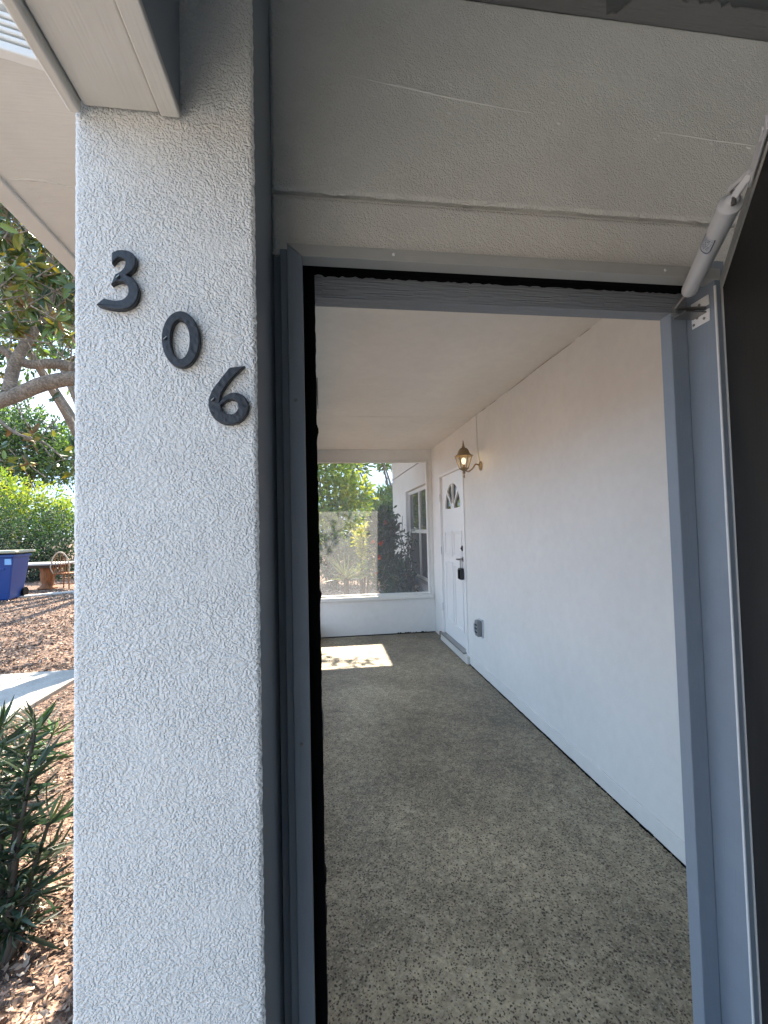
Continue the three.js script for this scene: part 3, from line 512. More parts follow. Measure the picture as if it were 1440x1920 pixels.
// ───────────────────────── porch lantern, lock box, outlet
{
  const X = 1.305, Z = -4.04, t = thing('wall_lantern', 'brass wall lantern with a lit bulb beside the front door', 'lantern', [XW, 2.03, -4.06]);
  part(t, 'back_plate', lathe([[0, 0], [0.045, 0], [0.042, 0.008], [0.02, 0.016], [0, 0.02]], V(0, 0, 0)).rotateZ(Math.PI / 2).translate(XW - 0.001, 2.03, -4.06), M.brass);
  part(t, 'arm', limb([V(XW - 0.015, 2.035, -4.06), V(XW - 0.05, 2.045, -4.055), V(XW - 0.09, 2.0, -4.05), V(XW - 0.13, 1.975, -4.045), V(X + 0.01, 1.985, Z)], [0.008, 0.007, 0.007, 0.007], 8, 20, 0), M.brass);
  const ring = (y, r) => Array.from({ length: 6 }, (_, i) => V(X + r * Math.cos(i * Math.PI / 3 + 0.3), y, Z + r * Math.sin(i * Math.PI / 3 + 0.3)));
  const top = ring(2.12, 0.078), bot = ring(2.005, 0.042);
  const roof = part(t, 'roof', join([lathe([[0.088, 0], [0.092, 0.004], [0.072, 0.014], [0.058, 0.03], [0.05, 0.055], [0.036, 0.075], [0.016, 0.086], [0, 0.09]], V(X, 2.118, Z), 6), lathe([[0, 0.0], [0.013, 0.003], [0.016, 0.01], [0.009, 0.018], [0.007, 0.025], [0.011, 0.03], [0.006, 0.038], [0.004, 0.06], [0, 0.07]], V(X, 2.204, Z), 12)]), M.brass);
  for (let i = 0; i < 6; i++) {
    part(t, 'frame_bar', cyl(bot[i], top[i], 0.005, 0.005, 8), M.brass);
    const a = bot[i], b = bot[(i + 1) % 6], c = top[(i + 1) % 6], d = top[i], g = new THREE.BufferGeometry();
    g.setAttribute('position', new THREE.Float32BufferAttribute([a, b, c, a, c, d].flatMap(p => [p.x, p.y, p.z]), 3)); g.setAttribute('uv', new THREE.Float32BufferAttribute(new Array(12).fill(0), 2)); g.computeVertexNormals();
    part(t, 'glass_pane', g, M.lampGlass);
  }
  part(t, 'base', join([lathe([[0, -0.09], [0.006, -0.085], [0.009, -0.07], [0.004, -0.055], [0.012, -0.045], [0.014, -0.035], [0.007, -0.025], [0.02, -0.015], [0.043, -0.004], [0.046, 0.004], [0.0, 0.006]], V(X, 2.0, Z), 18), lathe([[0.016, 0], [0.014, 0.035], [0, 0.036]], V(X, 2.006, Z), 12)]), M.brass);
  part(t, 'bulb', lathe([[0, 0], [0.012, 0.004], [0.02, 0.025], [0.022, 0.04], [0.016, 0.058], [0, 0.068]], V(X, 2.04, Z), 16), M.bulb);
  const pl = new THREE.PointLight(0xffe0b0, 0.007, 0, 2); pl.position.set(X, 2.075, Z); pl.castShadow = true; pl.shadow.radius = 1; scene.add(pl); pl.name = 'lantern_light';
}
{
  const z = -4.685, X = XW + 0.02, t = thing('key_box', 'black realtor key box hanging from the front door handle', 'key box', [X - 0.05, 0.88, z]);
  part(t, 'body', bx(X - 0.075, X - 0.035, 0.875, 1.0, z - 0.045, z + 0.045, 0.008), M.blackSheen);
  part(t, 'cover', bx(X - 0.082, X - 0.0755, 0.885, 0.985, z - 0.037, z + 0.037, 0.003), M.black);
  part(t, 'shackle', limb([V(X - 0.05, 0.995, z - 0.03), V(X - 0.05, 1.065, z - 0.03), V(X - 0.05, 1.1, z - 0.01), V(X - 0.05, 1.1, z + 0.012), V(X - 0.05, 1.065, z + 0.03), V(X - 0.05, 0.995, z + 0.03)], [0.006, 0.006], 8, 28, 0), M.steel);
}
{
  const z = -4.185, t = thing('outlet_box', 'grey weatherproof outlet box low on the white porch wall', 'outlet', [XW, 0.37, z]);
  part(t, 'back_plate', bx(XW - 0.012, XW - 0.0005, 0.375, 0.548, z - 0.062, z + 0.062, 0.004), M.plasticPale);
  part(t, 'cover', bx(XW - 0.06, XW - 0.0125, 0.385, 0.538, z - 0.03, z + 0.052, 0.012), M.plasticGrey);
  part(t, 'hood', limb([V(XW - 0.03, 0.385, z - 0.035), V(XW - 0.055, 0.42, z - 0.045), V(XW - 0.055, 0.5, z - 0.045), V(XW - 0.03, 0.54, z - 0.035)], [0.009, 0.009], 8, 16, 0), M.plasticPale);
  for (const y of [0.42, 0.455, 0.49]) part(t, 'slot', bx(XW - 0.0625, XW - 0.0605, y, y + 0.012, z - 0.018, z + 0.04), M.black);
}

// ───────────────────────── yard furniture
{
  const bxp = -7.95, bz = -11.85, a = 0.12, t = thing('wheeled_bin', 'tall blue plastic bin with a tan lid on the mulch', 'bin', [bxp, -0.06, bz]); t.rotation.y = a;
  const add = (p, name, g, m) => { const o = new THREE.Mesh(g, m); o.name = name; o.castShadow = o.receiveShadow = true; p.add(o); return o; };
  const taper = (w0, d0, w1, d1, h) => { const g = new RoundedBoxGeometry(1, 1, 1, 3, 0.04), p = g.attributes.position; for (let i = 0; i < p.count; i++) { const y = p.getY(i) + 0.5, w = w0 + (w1 - w0) * y, d = d0 + (d1 - d0) * y; p.setXYZ(i, p.getX(i) * w, y * h, p.getZ(i) * d); } g.computeVertexNormals(); return g; };
  const body = add(t, 'body', taper(0.84, 0.62, 1.08, 0.78, 1.06).translate(0, 0.02, 0), M.bin);
  add(body, 'rim', bx(-0.56, 0.56, 1.03, 1.10, -0.41, 0.41, 0.015), M.bin);
  for (const [x0, x1, y0, y1] of [[-0.30, 0.10, 0.86, 0.90], [0.18, 0.36, 0.74, 0.79], [-0.2, 0.1, 0.46, 0.62]]) add(body, 'rib', bx(x0, x1, y0, y1, 0.34, 0.386 - (0.8 - y0) * 0.05, 0.008), M.bin);
  for (const y of [0.78, 0.44]) add(body, 'lifting_bar', bx(-0.25, 0.12, y, y + 0.022, 0.36, 0.40, 0.008), M.sticker);
  add(t, 'lid', (() => { const g = new RoundedBoxGeometry(1.26, 0.06, 0.92, 3, 0.025), p = g.attributes.position; for (let i = 0; i < p.count; i++) { const x = p.getX(i); p.setY(i, p.getY(i) + 1.155 + 0.07 * (1 - (x / 0.63) ** 2)); } g.computeVertexNormals(); return g; })(), M.lid);
  add(t, 'sticker', bx(0.37, 0.50, 0.86, 1.0, 0.375, 0.392, 0.002).rotateX(0), M.sticker);
  for (const s of [-1, 1]) add(t, 'wheel', new THREE.CylinderGeometry(0.13, 0.13, 0.06, 24).rotateZ(Math.PI / 2).translate(s * 0.46, 0.13, -0.3), M.black);
}
{
  const x = -8.05, z = -14.0, y = -0.06, t = thing('garden_table', 'weathered pedestal garden table with a brown turned leg', 'table', [x, y, z]);
  part(t, 'table_top', bx(x - 0.75, x + 0.62, y + 0.70, y + 0.75, z - 0.45, z + 0.45, 0.012), M.slate);
  part(t, 'apron', bx(x - 0.6, x + 0.5, y + 0.62, y + 0.699, z - 0.35, z + 0.35, 0.008), M.stemDark);
  part(t, 'pedestal', lathe([[0, 0], [0.24, 0], [0.24, 0.04], [0.19, 0.07], [0.15, 0.14], [0.17, 0.25], [0.19, 0.38], [0.17, 0.5], [0.2, 0.58], [0.21, 0.62], [0, 0.62]], V(x + 0.02, y, z), 14), M.wood);
}
{
  const x = -7.4, z = -13.75, y = -0.06, t = thing('spindle_chair', 'brown wooden chair with a hooped spindle back by the garden table', 'chair', [x, y, z]); t.rotation.y = -0.15;
  const add = (n, g, m) => { const o = new THREE.Mesh(g, m); o.name = n; o.castShadow = o.receiveShadow = true; t.add(o); };
  add('seat', bx(-0.25, 0.25, 0.43, 0.47, -0.22, 0.22, 0.015), M.wood);
  for (const [sx, sz] of [[-1, -1], [1, -1], [-1, 1], [1, 1]]) add('leg', cyl(V(sx * 0.26, 0, sz * 0.24), V(sx * 0.19, 0.44, sz * 0.17), 0.015, 0.022, 10), M.wood);
  const hoop = []; for (let i = 0; i <= 16; i++) { const a = Math.PI * i / 16; hoop.push(V(-0.27 * Math.cos(a), 0.62 + 0.44 * Math.sin(a) * (0.85 + 0.15 * Math.sin(a)), 0.24)); }
  add('hoop', limb([V(-0.22, 0.46, 0.2), ...hoop, V(0.22, 0.46, 0.2)], [0.016, 0.018, 0.016], 8, 48, 0), M.woodPale);
  for (let i = -3; i <= 3; i++) add('spindle', cyl(V(i * 0.06, 0.46, 0.2), V(i * 0.078, 0.62 + 0.44 * Math.sqrt(Math.max(0.02, 1 - (i * 0.078 / 0.27) ** 2)) * 0.97, 0.24), 0.011, 0.008, 8), M.wood);
  add('stretcher', join([cyl(V(-0.235, 0.15, -0.2), V(-0.235, 0.15, 0.2), 0.01), cyl(V(0.235, 0.15, -0.2), V(0.235, 0.15, 0.2), 0.01), cyl(V(-0.235, 0.15, 0), V(0.235, 0.15, 0), 0.01)]), M.wood);
}

// ───────────────────────── plants
// one leaf blade along +y, folded at the midrib and bent; about 8 to 12 triangles
function blade(L, W, bend = 0.25, fold = 0.25, n = 4, tipPow = 1) {
  const pos = [], idx = [];
  for (let i = 0; i <= n; i++) {
    const t = i / n, w = W * Math.pow(Math.sin(Math.PI * Math.min(0.985, 0.06 + 0.94 * Math.pow(t, tipPow))), 0.8) / 2, y = L * Math.sin(bend * t) / Math.max(0.001, bend), z = L * (1 - Math.cos(bend * t)) / Math.max(0.001, bend);
    pos.push(-w, y, z + w * fold, 0, y, z, w, y, z + w * fold);
  }
  for (let i = 0; i < n; i++) { const a = i * 3; idx.push(a, a + 1, a + 3, a + 1, a + 4, a + 3, a + 1, a + 2, a + 4, a + 2, a + 5, a + 4); }
  const g = new THREE.BufferGeometry(); g.setAttribute('position', new THREE.Float32BufferAttribute(pos, 3)); g.setAttribute('uv', new THREE.Float32BufferAttribute(new Array(pos.length / 3 * 2).fill(0), 2)); g.setIndex(idx); g.computeVertexNormals(); return g;
}
const white = g => { const c = new Float32Array(g.attributes.position.count * 3).fill(1); g.setAttribute('color', new THREE.BufferAttribute(c, 3)); return g; };
// many leaves in one geometry, each with its own tone
function leaves(proto, list) {
  const p = proto.attributes.position, n = proto.attributes.normal, ix = proto.index.array, nv = p.count;
  const pos = new Float32Array(list.length * nv * 3), nor = new Float32Array(list.length * nv * 3), col = new Float32Array(list.length * nv * 3), idx = new Uint32Array(list.length * ix.length), v = V(0, 0, 0);
  list.forEach((l, k) => {
    for (let i = 0; i < nv; i++) {
      v.fromBufferAttribute(p, i).multiplyScalar(l.s).applyQuaternion(l.q).add(l.p); v.toArray(pos, (k * nv + i) * 3);
      v.fromBufferAttribute(n, i).applyQuaternion(l.q).toArray(nor, (k * nv + i) * 3);
      col[(k * nv + i) * 3] = l.c[0]; col[(k * nv + i) * 3 + 1] = l.c[1]; col[(k * nv + i) * 3 + 2] = l.c[2];
    }
    for (let i = 0; i < ix.length; i++) idx[k * ix.length + i] = ix[i] + k * nv;
  });
  const g = new THREE.BufferGeometry();
  g.setAttribute('position', new THREE.BufferAttribute(pos, 3)); g.setAttribute('normal', new THREE.BufferAttribute(nor, 3)); g.setAttribute('color', new THREE.BufferAttribute(col, 3)); g.setAttribute('uv', new THREE.BufferAttribute(new Float32Array(list.length * nv * 2), 2)); g.setIndex(new THREE.BufferAttribute(idx, 1)); return g;
}
const q0 = new THREE.Quaternion(), up = V(0, 1, 0);
const rdir = () => { const z = rr(-1, 1), a = rr(0, 6.2832), r = Math.sqrt(1 - z * z); return V(r * Math.cos(a), z, r * Math.sin(a)); };
const aim = (d, roll = rr(0, 6.28)) => new THREE.Quaternion().setFromUnitVectors(up, d).multiply(new THREE.Quaternion().setFromAxisAngle(up, roll));
const pick = a => a[Math.floor(rnd() * a.length)];
// a bush or crown: clumps spread through ellipsoids, leaves in sprays around the clump centres
function crownList(ells, nClump, perClump, clumpR, size, tones, hang = 0) {
  const out = [];
  for (const [cx, cy, cz, rx, ry, rz, wt = 1] of ells) for (let k = 0; k < nClump * wt; k++) {
    const d = rdir(), r = Math.pow(rnd(), 0.42), c = V(cx + d.x * rx * r, cy + d.y * ry * r, cz + d.z * rz * r), tone = pick(tones), R = clumpR * rr(0.6, 1.3);
    for (let i = 0; i < perClump; i++) {
      const e = rdir(), o = e.clone().multiplyScalar(R * Math.pow(rnd(), 0.6)); const dd = e.clone().add(d.clone().multiplyScalar(0.7)).add(V(0, 0.25 - hang, 0)).normalize(), j = rr(0.72, 1.28);
      out.push({ p: c.clone().add(o), q: aim(dd), s: size * rr(0.7, 1.3), c: [tone[0] * j, tone[1] * j, tone[2] * j] });
    }
  }
  return out;
}
function stuff(parent, name, geo, mat) { const m = part(parent, name, geo, mat); m.userData.kind = 'stuff'; return m; }
const small = blade(1, 0.5, 0.5, 0.3, 2), strap = blade(1, 0.095, 0.55, 0.2, 4, 0.8), oval = blade(1, 0.38, 0.45, 0.35, 4);
const mLeaf = leafMat(1, 1, 1), mGloss = leafMat(1, 1, 1, { roughness: 0.38, transmission: 0.25 });

// magnolia: trunk stands behind the pillar, limbs reach out to the left over the yard
{
  const t = thing('magnolia_tree', 'spreading magnolia with grey limbs and yellowing leaves over the yard', 'tree', [-2.2, -0.06, -7.4]);
  part(t, 'trunk', limb([V(-2.2, -0.1, -7.4), V(-2.3, 1.2, -7.4), V(-2.7, 2.6, -7.3), V(-3.0, 3.4, -7.2), V(-3.1, 4.8, -7.3), V(-3.2, 6.5, -7.2)], [0.26, 0.2, 0.18, 0.17, 0.11, 0.05], 14, 40, 0.1), M.bark);
  const limbs = [
    [[V(-2.9, 3.35, -7.2), V(-3.5, 3.80, -7.1), V(-4.0, 3.72, -7.0), V(-4.5, 3.5, -7.0), V(-5.2, 3.25, -7.0), V(-6.3, 3.4, -7.0)], [0.14, 0.11, 0.105, 0.105, 0.09, 0.06]],
    [[V(-3.0, 3.5, -7.25), V(-3.6, 3.95, -7.2), V(-4.0, 4.05, -7.15), V(-4.35, 4.02, -7.1), V(-4.75, 4.25, -7.1), V(-5.4, 4.6, -7.1)], [0.1, 0.085, 0.075, 0.07, 0.06, 0.04]],
    [[V(-4.55, 3.55, -7.0), V(-4.5, 4.0, -7.05), V(-4.3, 4.5, -7.1), V(-4.1, 5.1, -7.2), V(-4.15, 6.0, -7.2)], [0.09, 0.08, 0.07, 0.05, 0.03]],
    [[V(-2.8, 3.0, -7.3), V(-2.9, 3.8, -6.4), V(-2.7, 4.6, -5.4), V(-2.5, 5.2, -4.4)], [0.1, 0.08, 0.06, 0.03]],
    [[V(-3.1, 4.2, -7.3), V(-3.5, 4.8, -6.3), V(-4.0, 5.3, -5.4), V(-4.4, 5.6, -4.6)], [0.08, 0.06, 0.04, 0.02]],
    [[V(-4.9, 3.4, -7.0), V(-4.4, 2.95, -6.9), V(-4.0, 2.8, -6.85), V(-3.7, 2.55, -6.8)], [0.022, 0.02, 0.016, 0.008]],
  ];
  for (const [p, r] of limbs) part(t, 'limb', limb(p, r, 12, 40, 0.05), M.bark);
  // whorls of big leathery leaves at the twig ends
  const tones = [[0.05, 0.10, 0.025], [0.08, 0.14, 0.03], [0.04, 0.08, 0.03], [0.16, 0.22, 0.03], [0.22, 0.23, 0.04], [0.2, 0.12, 0.04], [0.11, 0.18, 0.035]], yellow = [0.62, 0.48, 0.03];
  const all = [], twigs = [], vis = (x, y, z) => x / -z < -0.50 && x / -z > -0.69 && (y - 1.45) / -z < 0.74;
  const whorl = (c, d, n) => {
    twigs.push(limb([c.clone().addScaledVector(d, -rr(0.3, 0.6)).add(V(rr(-0.1, 0.1), rr(-0.15, 0), rr(-0.1, 0.1))), c.clone().addScaledVector(d, -0.12), c], [0.009, 0.006, 0.004], 5, 5, 0));
    const tn = pick(tones); for (let i = 0; i < n; i++) { const a = i * 2.4 + rr(-0.3, 0.3), e = rdir().cross(d).normalize().applyAxisAngle(d, a).multiplyScalar(rr(0.6, 1.2)).addScaledVector(d, rr(0.1, 0.9)).normalize(), j = rr(0.7, 1.4), cc = rnd() < 0.06 ? yellow : (rnd() < 0.3 ? pick(tones) : tn); all.push({ p: c.clone().addScaledVector(d, -rr(0, 0.1)), q: aim(e), s: rr(0.11, 0.19), c: cc.map(v => v * j) }); }
  };
  for (let k = 0; k < 860; k++) {
    const zz = rr(-9.6, -5.2), side = rnd();
    const c = side < 0.58 ? V(rr(-0.71, -0.47) * -zz, 1.45 + rr(0.42, 0.86) * -zz, zz) : V(rr(-7, -2.4), rr(4.2, 7.2), rr(-10, -4.2));
    if (c.y < 3.3 || c.y > 7.6) continue;
    whorl(c, rdir().add(V(0, 0.25, 0.1)).normalize(), 7 + Math.floor(rnd() * 6));
  }
  for (let k = 0; k < 16; k++) { const zz = rr(-7.4, -6.4); whorl(V(rr(-0.67, -0.53) * -zz, 1.45 + rr(0.13, 0.24) * -zz, zz), rdir().add(V(0, -0.2, 0.1)).normalize(), 7); }
  part(t, 'twig', join(twigs), M.bark).userData.kind = 'stuff';
  const score = l => vis(l.p.x, l.p.y, l.p.z) ? l.p.z : -99, ord = all.map(l => [score(l), l]).sort((a, b) => b[0] - a[0]);
  const near = ord.slice(0, 240).map(o => o[1]), rest = ord.slice(240).map(o => o[1]);
  const mats = tones.concat([yellow]).map(c => phy(lin(...c), { transmission: 0.3, thickness: 0, roughness: 0.45, side: THREE.DoubleSide }));
  for (const l of near) {
    const k = l.c[0] > 0.38 && l.c[1] > 0.25 ? tones.length : tones.map((c, i) => [Math.hypot(c[0] - l.c[0], c[1] - l.c[1], c[2] - l.c[2]), i]).sort((a, b) => a[0] - b[0])[0][1];
    const m = new THREE.Mesh(oval, mats[k]); m.name = 'leaf'; m.castShadow = m.receiveShadow = true; m.position.copy(l.p).sub(baseOf.get(t)); m.quaternion.copy(l.q); m.scale.setScalar(l.s); t.add(m);
  }
  stuff(t, 'foliage', leaves(oval, rest), mGloss);
}
// shrubs and trees round the yard
function bush(name, label, cat, base, ells, opt) {
  const t = thing(name, label, cat, base, opt.group);
  const stems = []; for (let i = 0; i < (opt.stems ?? 6); i++) { const e = ells[i % ells.length]; stems.push(limb([V(base[0] + rr(-0.15, 0.15), base[1] - 0.03, base[2] + rr(-0.15, 0.15)), V(base[0] + (e[0] - base[0]) * 0.4 + rr(-0.1, 0.1), base[1] + (e[1] - base[1]) * 0.55, base[2] + (e[2] - base[2]) * 0.4), V(e[0] + rr(-0.4, 0.4) * e[3], e[1] + rr(-0.2, 0.5) * e[4], e[2] + rr(-0.4, 0.4) * e[5])], opt.r ?? [0.03, 0.022, 0.01], 7, 12, 0.1)); }
  part(t, opt.trunk ? 'trunk' : 'stem', join(stems), opt.trunk ? M.bark : M.stemDark);
  stuff(t, opt.trunk ? 'crown' : 'foliage', leaves(opt.leaf ?? small, crownList(ells, opt.n, opt.per, opt.R, opt.size, opt.tones, opt.hang)), opt.mat ?? mLeaf);
  return t;
}
const lime = [[0.30, 0.38, 0.02], [0.22, 0.32, 0.02], [0.38, 0.42, 0.03], [0.14, 0.24, 0.02]], deep = [[0.03, 0.07, 0.02], [0.04, 0.085, 0.025], [0.025, 0.055, 0.02]], mid = [[0.11, 0.2, 0.03], [0.14, 0.24, 0.03], [0.07, 0.14, 0.03]];
bush('hedge_shrub', 'dark green rounded hedge shrub behind the blue bin', 'shrub', [-11.2, -0.06, -17], [[-11.6, 1.3, -17, 2.0, 1.5, 1.2], [-10.6, 0.5, -16.6, 2.2, 0.75, 0.7], [-9.4, 1.1, -17.4, 1.7, 1.4, 1.2], [-13.4, 1.4, -17, 1.6, 1.6, 1.2]], { n: 260, per: 16, R: 0.28, size: 0.11, tones: deep, stems: 9 });
bush('lime_shrub', 'bright lime green shrub rising over the dark hedge', 'shrub', [-12.2, -0.06, -19.2], [[-13.1, 2.6, -19.2, 1.7, 1.5, 1.2], [-11.6, 2.4, -19.3, 1.3, 1.2, 1.1], [-10.2, 1.9, -19, 0.8, 1.0, 0.9, 0.5]], { n: 230, per: 16, R: 0.3, size: 0.13, tones: lime, stems: 9 });
bush('shade_tree', 'tall dense green tree behind the lime shrub', 'tree', [-16, -0.06, -25], [[-16.4, 6.4, -25, 2.6, 2.6, 2.2], [-14.6, 5.8, -24.5, 1.8, 1.8, 1.6], [-18.5, 7.5, -26, 2.2, 2.4, 2]], { n: 260, per: 18, R: 0.42, size: 0.19, tones: mid.concat(deep), stems: 7, r: [0.25, 0.16, 0.06], trunk: true });
bush('oak_tree', 'broad oak canopy shading the yard beyond the magnolia', 'tree', [-6.2, -0.06, -14.5], [[-8.6, 7.6, -14.5, 2.4, 1.6, 2.2], [-6.4, 8.2, -14, 2.2, 1.5, 2.0], [-9.6, 9.4, -15.5, 2.2, 1.6, 2], [-7.2, 6.6, -11.8, 1.6, 0.9, 1.4, 0.5], [-4.6, 7.6, -12, 1.8, 1.2, 1.8, 0.7]], { n: 85, per: 14, R: 0.34, size: 0.17, tones: mid.concat(deep), stems: 5, r: [0.2, 0.12, 0.05], trunk: true });
bush('yard_tree', 'leafy green tree beyond the garden table', 'tree', [-11.5, -0.06, -24], [[-12.8, 5.4, -24, 1.6, 1.5, 1.4], [-11.2, 6.6, -24.5, 1.7, 1.5, 1.5], [-10, 4.6, -24, 1.4, 1.3, 1.3]], { n: 150, per: 16, R: 0.4, size: 0.17, tones: mid, stems: 5, r: [0.16, 0.1, 0.04], trunk: true });
// beyond the end of the porch
bush('garden_tree', 'sunlit yellow green tree seen through the porch screen', 'tree', [0.2, -0.06, -13.2], [[-0.2, 2.6, -13.2, 1.1, 1.2, 0.45], [0.6, 2.3, -13, 0.8, 0.9, 0.4], [0.1, 3.7, -13.4, 1.1, 0.9, 0.45], [-0.4, 1.3, -13, 0.9, 0.9, 0.4]], { n: 85, per: 12, R: 0.22, size: 0.17, tones: lime, stems: 8, r: [0.07, 0.05, 0.02], trunk: true });
bush('boundary_tree', 'mid green tree beyond the sunlit garden tree', 'tree', [2.6, -0.06, -16.5], [[2.2, 2.2, -16.5, 0.9, 0.8, 0.8], [2.4, 4.2, -16.7, 0.8, 0.45, 0.7, 0.4], [1.1, 3.9, -17, 0.8, 0.45, 0.7, 0.3], [2.9, 1.3, -16.2, 1.2, 1.3, 0.9]], { n: 120, per: 14, R: 0.24, size: 0.16, tones: mid.concat([[0.14, 0.2, 0.04]]), stems: 6, r: [0.09, 0.06, 0.02], trunk: true });
bush('boundary_hedge', 'dense green hedge closing the garden behind the porch', 'hedge', [1.0, -0.06, -20], [[-1.2, 2.0, -20, 1.5, 2.2, 0.8, 1.3], [0.8, 1.8, -20.2, 1.5, 2.0, 0.8, 1.2], [2.6, 1.7, -20, 1.5, 1.9, 0.8], [4.4, 1.6, -20.2, 1.5, 1.8, 0.8]], { n: 170, per: 16, R: 0.3, size: 0.14, tones: mid.concat(deep), stems: 8 });
{
  const t = thing('courtyard_tree', 'slender tree reaching over the end of the porch from the side', 'tree', [-1.7, -0.06, -9.4]), l = [];
  part(t, 'trunk', limb([V(-1.7, -0.1, -9.4), V(-1.6, 1.6, -9.4), V(-1.3, 3.2, -9.2), V(-0.6, 4.1, -8.9)], [0.09, 0.07, 0.05, 0.03], 10, 20, 0.08), M.bark);
  for (const p of [[[-0.6, 4.1, -8.9], [0.0, 4.35, -8.7], [0.62, 4.3, -8.5]], [[-0.3, 4.2, -8.8], [0.15, 4.0, -8.3], [0.5, 3.75, -8.0]], [[-1.3, 3.2, -9.2], [-1.5, 4.2, -9.4], [-1.4, 5, -9.6]]]) {
    const q = p.map(v => V(...v)), c = new THREE.CatmullRomCurve3(q); part(t, 'limb', limb(q, [0.02, 0.012, 0.005], 7, 12, 0.05), M.bark);
    for (let i = 0; i < 34; i++) l.push({ p: c.getPointAt(Math.pow(rnd(), 0.5)).add(rdir().multiplyScalar(0.12)), q: aim(rdir()), s: rr(0.08, 0.14), c: pick(mid) });
  }
  stuff(t, 'foliage', leaves(oval, l), mLeaf);
}
bush('pale_shrub', 'pale grey green shrub in the sunny garden bed', 'shrub', [0.1, -0.06, -11.2], [[0.0, 0.75, -11.3, 0.6, 0.65, 0.5], [0.65, 0.65, -11.5, 0.45, 0.6, 0.45]], { n: 90, per: 14, R: 0.16, size: 0.09, tones: [[0.16, 0.2, 0.1], [0.12, 0.16, 0.07], [0.2, 0.2, 0.12]], stems: 6 });
bush('yellow_shrub', 'yellow leaved shrub beside the spiky yucca', 'shrub', [0.75, -0.06, -9.6], [[0.82, 1.2, -9.6, 0.22, 0.3, 0.22], [0.85, 0.7, -9.5, 0.25, 0.35, 0.25]], { n: 34, per: 12, R: 0.1, size: 0.085, tones: [[0.34, 0.36, 0.03], [0.24, 0.3, 0.03], [0.4, 0.36, 0.06]], stems: 5 });
const fl = bush('flowering_shrub', 'dark flowering shrub against the white side wall', 'shrub', [1.08, -0.06, -7.6], [[1.0, 0.75, -7.6, 0.28, 0.75, 0.5], [1.02, 1.35, -7.8, 0.22, 0.5, 0.4], [1.2, 0.45, -7.1, 0.2, 0.5, 0.4]], { n: 130, per: 14, R: 0.12, size: 0.075, tones: deep.concat([[0.05, 0.08, 0.03]]), stems: 8 });
{
  const petal = blade(1, 0.7, 0.8, 0.3, 2), red = std(lin(0.55, 0.07, 0.02), { side: THREE.DoubleSide, roughness: 0.6 });
  for (const [x, y, z] of [[0.78, 1.22, -7.35], [0.9, 1.2, -7.3], [0.8, 0.72, -7.2], [1.22, 0.70, -6.9], [0.95, 0.36, -7.2], [1.0, 1.55, -7.5], [0.86, 0.98, -7.25]]) {
    const l = []; for (let i = 0; i < 9; i++) l.push({ p: V(x, y, z), q: aim(rdir().add(V(0, 0.2, 0.4)).normalize()), s: rr(0.04, 0.065), c: [1, 1, 1] });
    part(fl, 'flower', leaves(petal, l), red);
  }
}
{
  const t = thing('leafy_sapling', 'thin dark sapling with sparse leaves in front of the side window', 'sapling', [1.33, -0.06, -7.0]), st = [], l = [];
  for (let i = 0; i < 7; i++) { const a = V(1.33, -0.08, -7.0), b = V(1.3 + rr(-0.12, 0.1), 0.9 + rr(-0.1, 0.2), -7.0 + rr(-0.2, 0.2)), c = V(1.31 + rr(-0.15, 0.12), 1.35 + rr(-0.1, 0.32), -7.1 + rr(-0.3, 0.3)); st.push(limb([a, b, c], [0.012, 0.008, 0.004], 6, 8, 0)); for (let k = 0; k < 16; k++) l.push({ p: b.clone().lerp(c, rr(0, 1.05)).add(rdir().multiplyScalar(0.07)), q: aim(rdir()), s: rr(0.05, 0.09), c: pick(deep) }); }
  part(t, 'stem', join(st), M.stemDark); stuff(t, 'foliage', leaves(oval, l), mLeaf);
}
function yucca(pos, label, n, L, tones, mat) {
  const t = thing('yucca_plant', label, 'yucca', pos);
  const ms = tones.map(c => phy(lin(...c), { transmission: 0.25, thickness: 0, roughness: 0.5, side: THREE.DoubleSide })), g = blade(1, 0.055, 0.35, 0.3, 4, 0.7);
  part(t, 'stem', cyl(V(pos[0], pos[1] - 0.03, pos[2]), V(pos[0], pos[1] + 0.35, pos[2]), 0.06, 0.05, 10), M.stemDark);
  for (let i = 0; i < n; i++) { const a = i * 2.4, e = rr(-0.1, 1.35), m = new THREE.Mesh(g, pick(ms)); m.name = 'leaf'; m.castShadow = m.receiveShadow = true; m.position.set(0, 0.33, 0); m.quaternion.copy(aim(V(Math.cos(a) * Math.cos(e), Math.sin(e), Math.sin(a) * Math.cos(e)), rr(0, 6.28))); m.scale.setScalar(L * rr(0.75, 1.1)); t.add(m); }
}
yucca([0.38, 0.12, -9.1], 'spiky green yucca in the sunny garden bed', 46, 0.6, [[0.24, 0.3, 0.1], [0.18, 0.25, 0.08], [0.3, 0.33, 0.14]]);

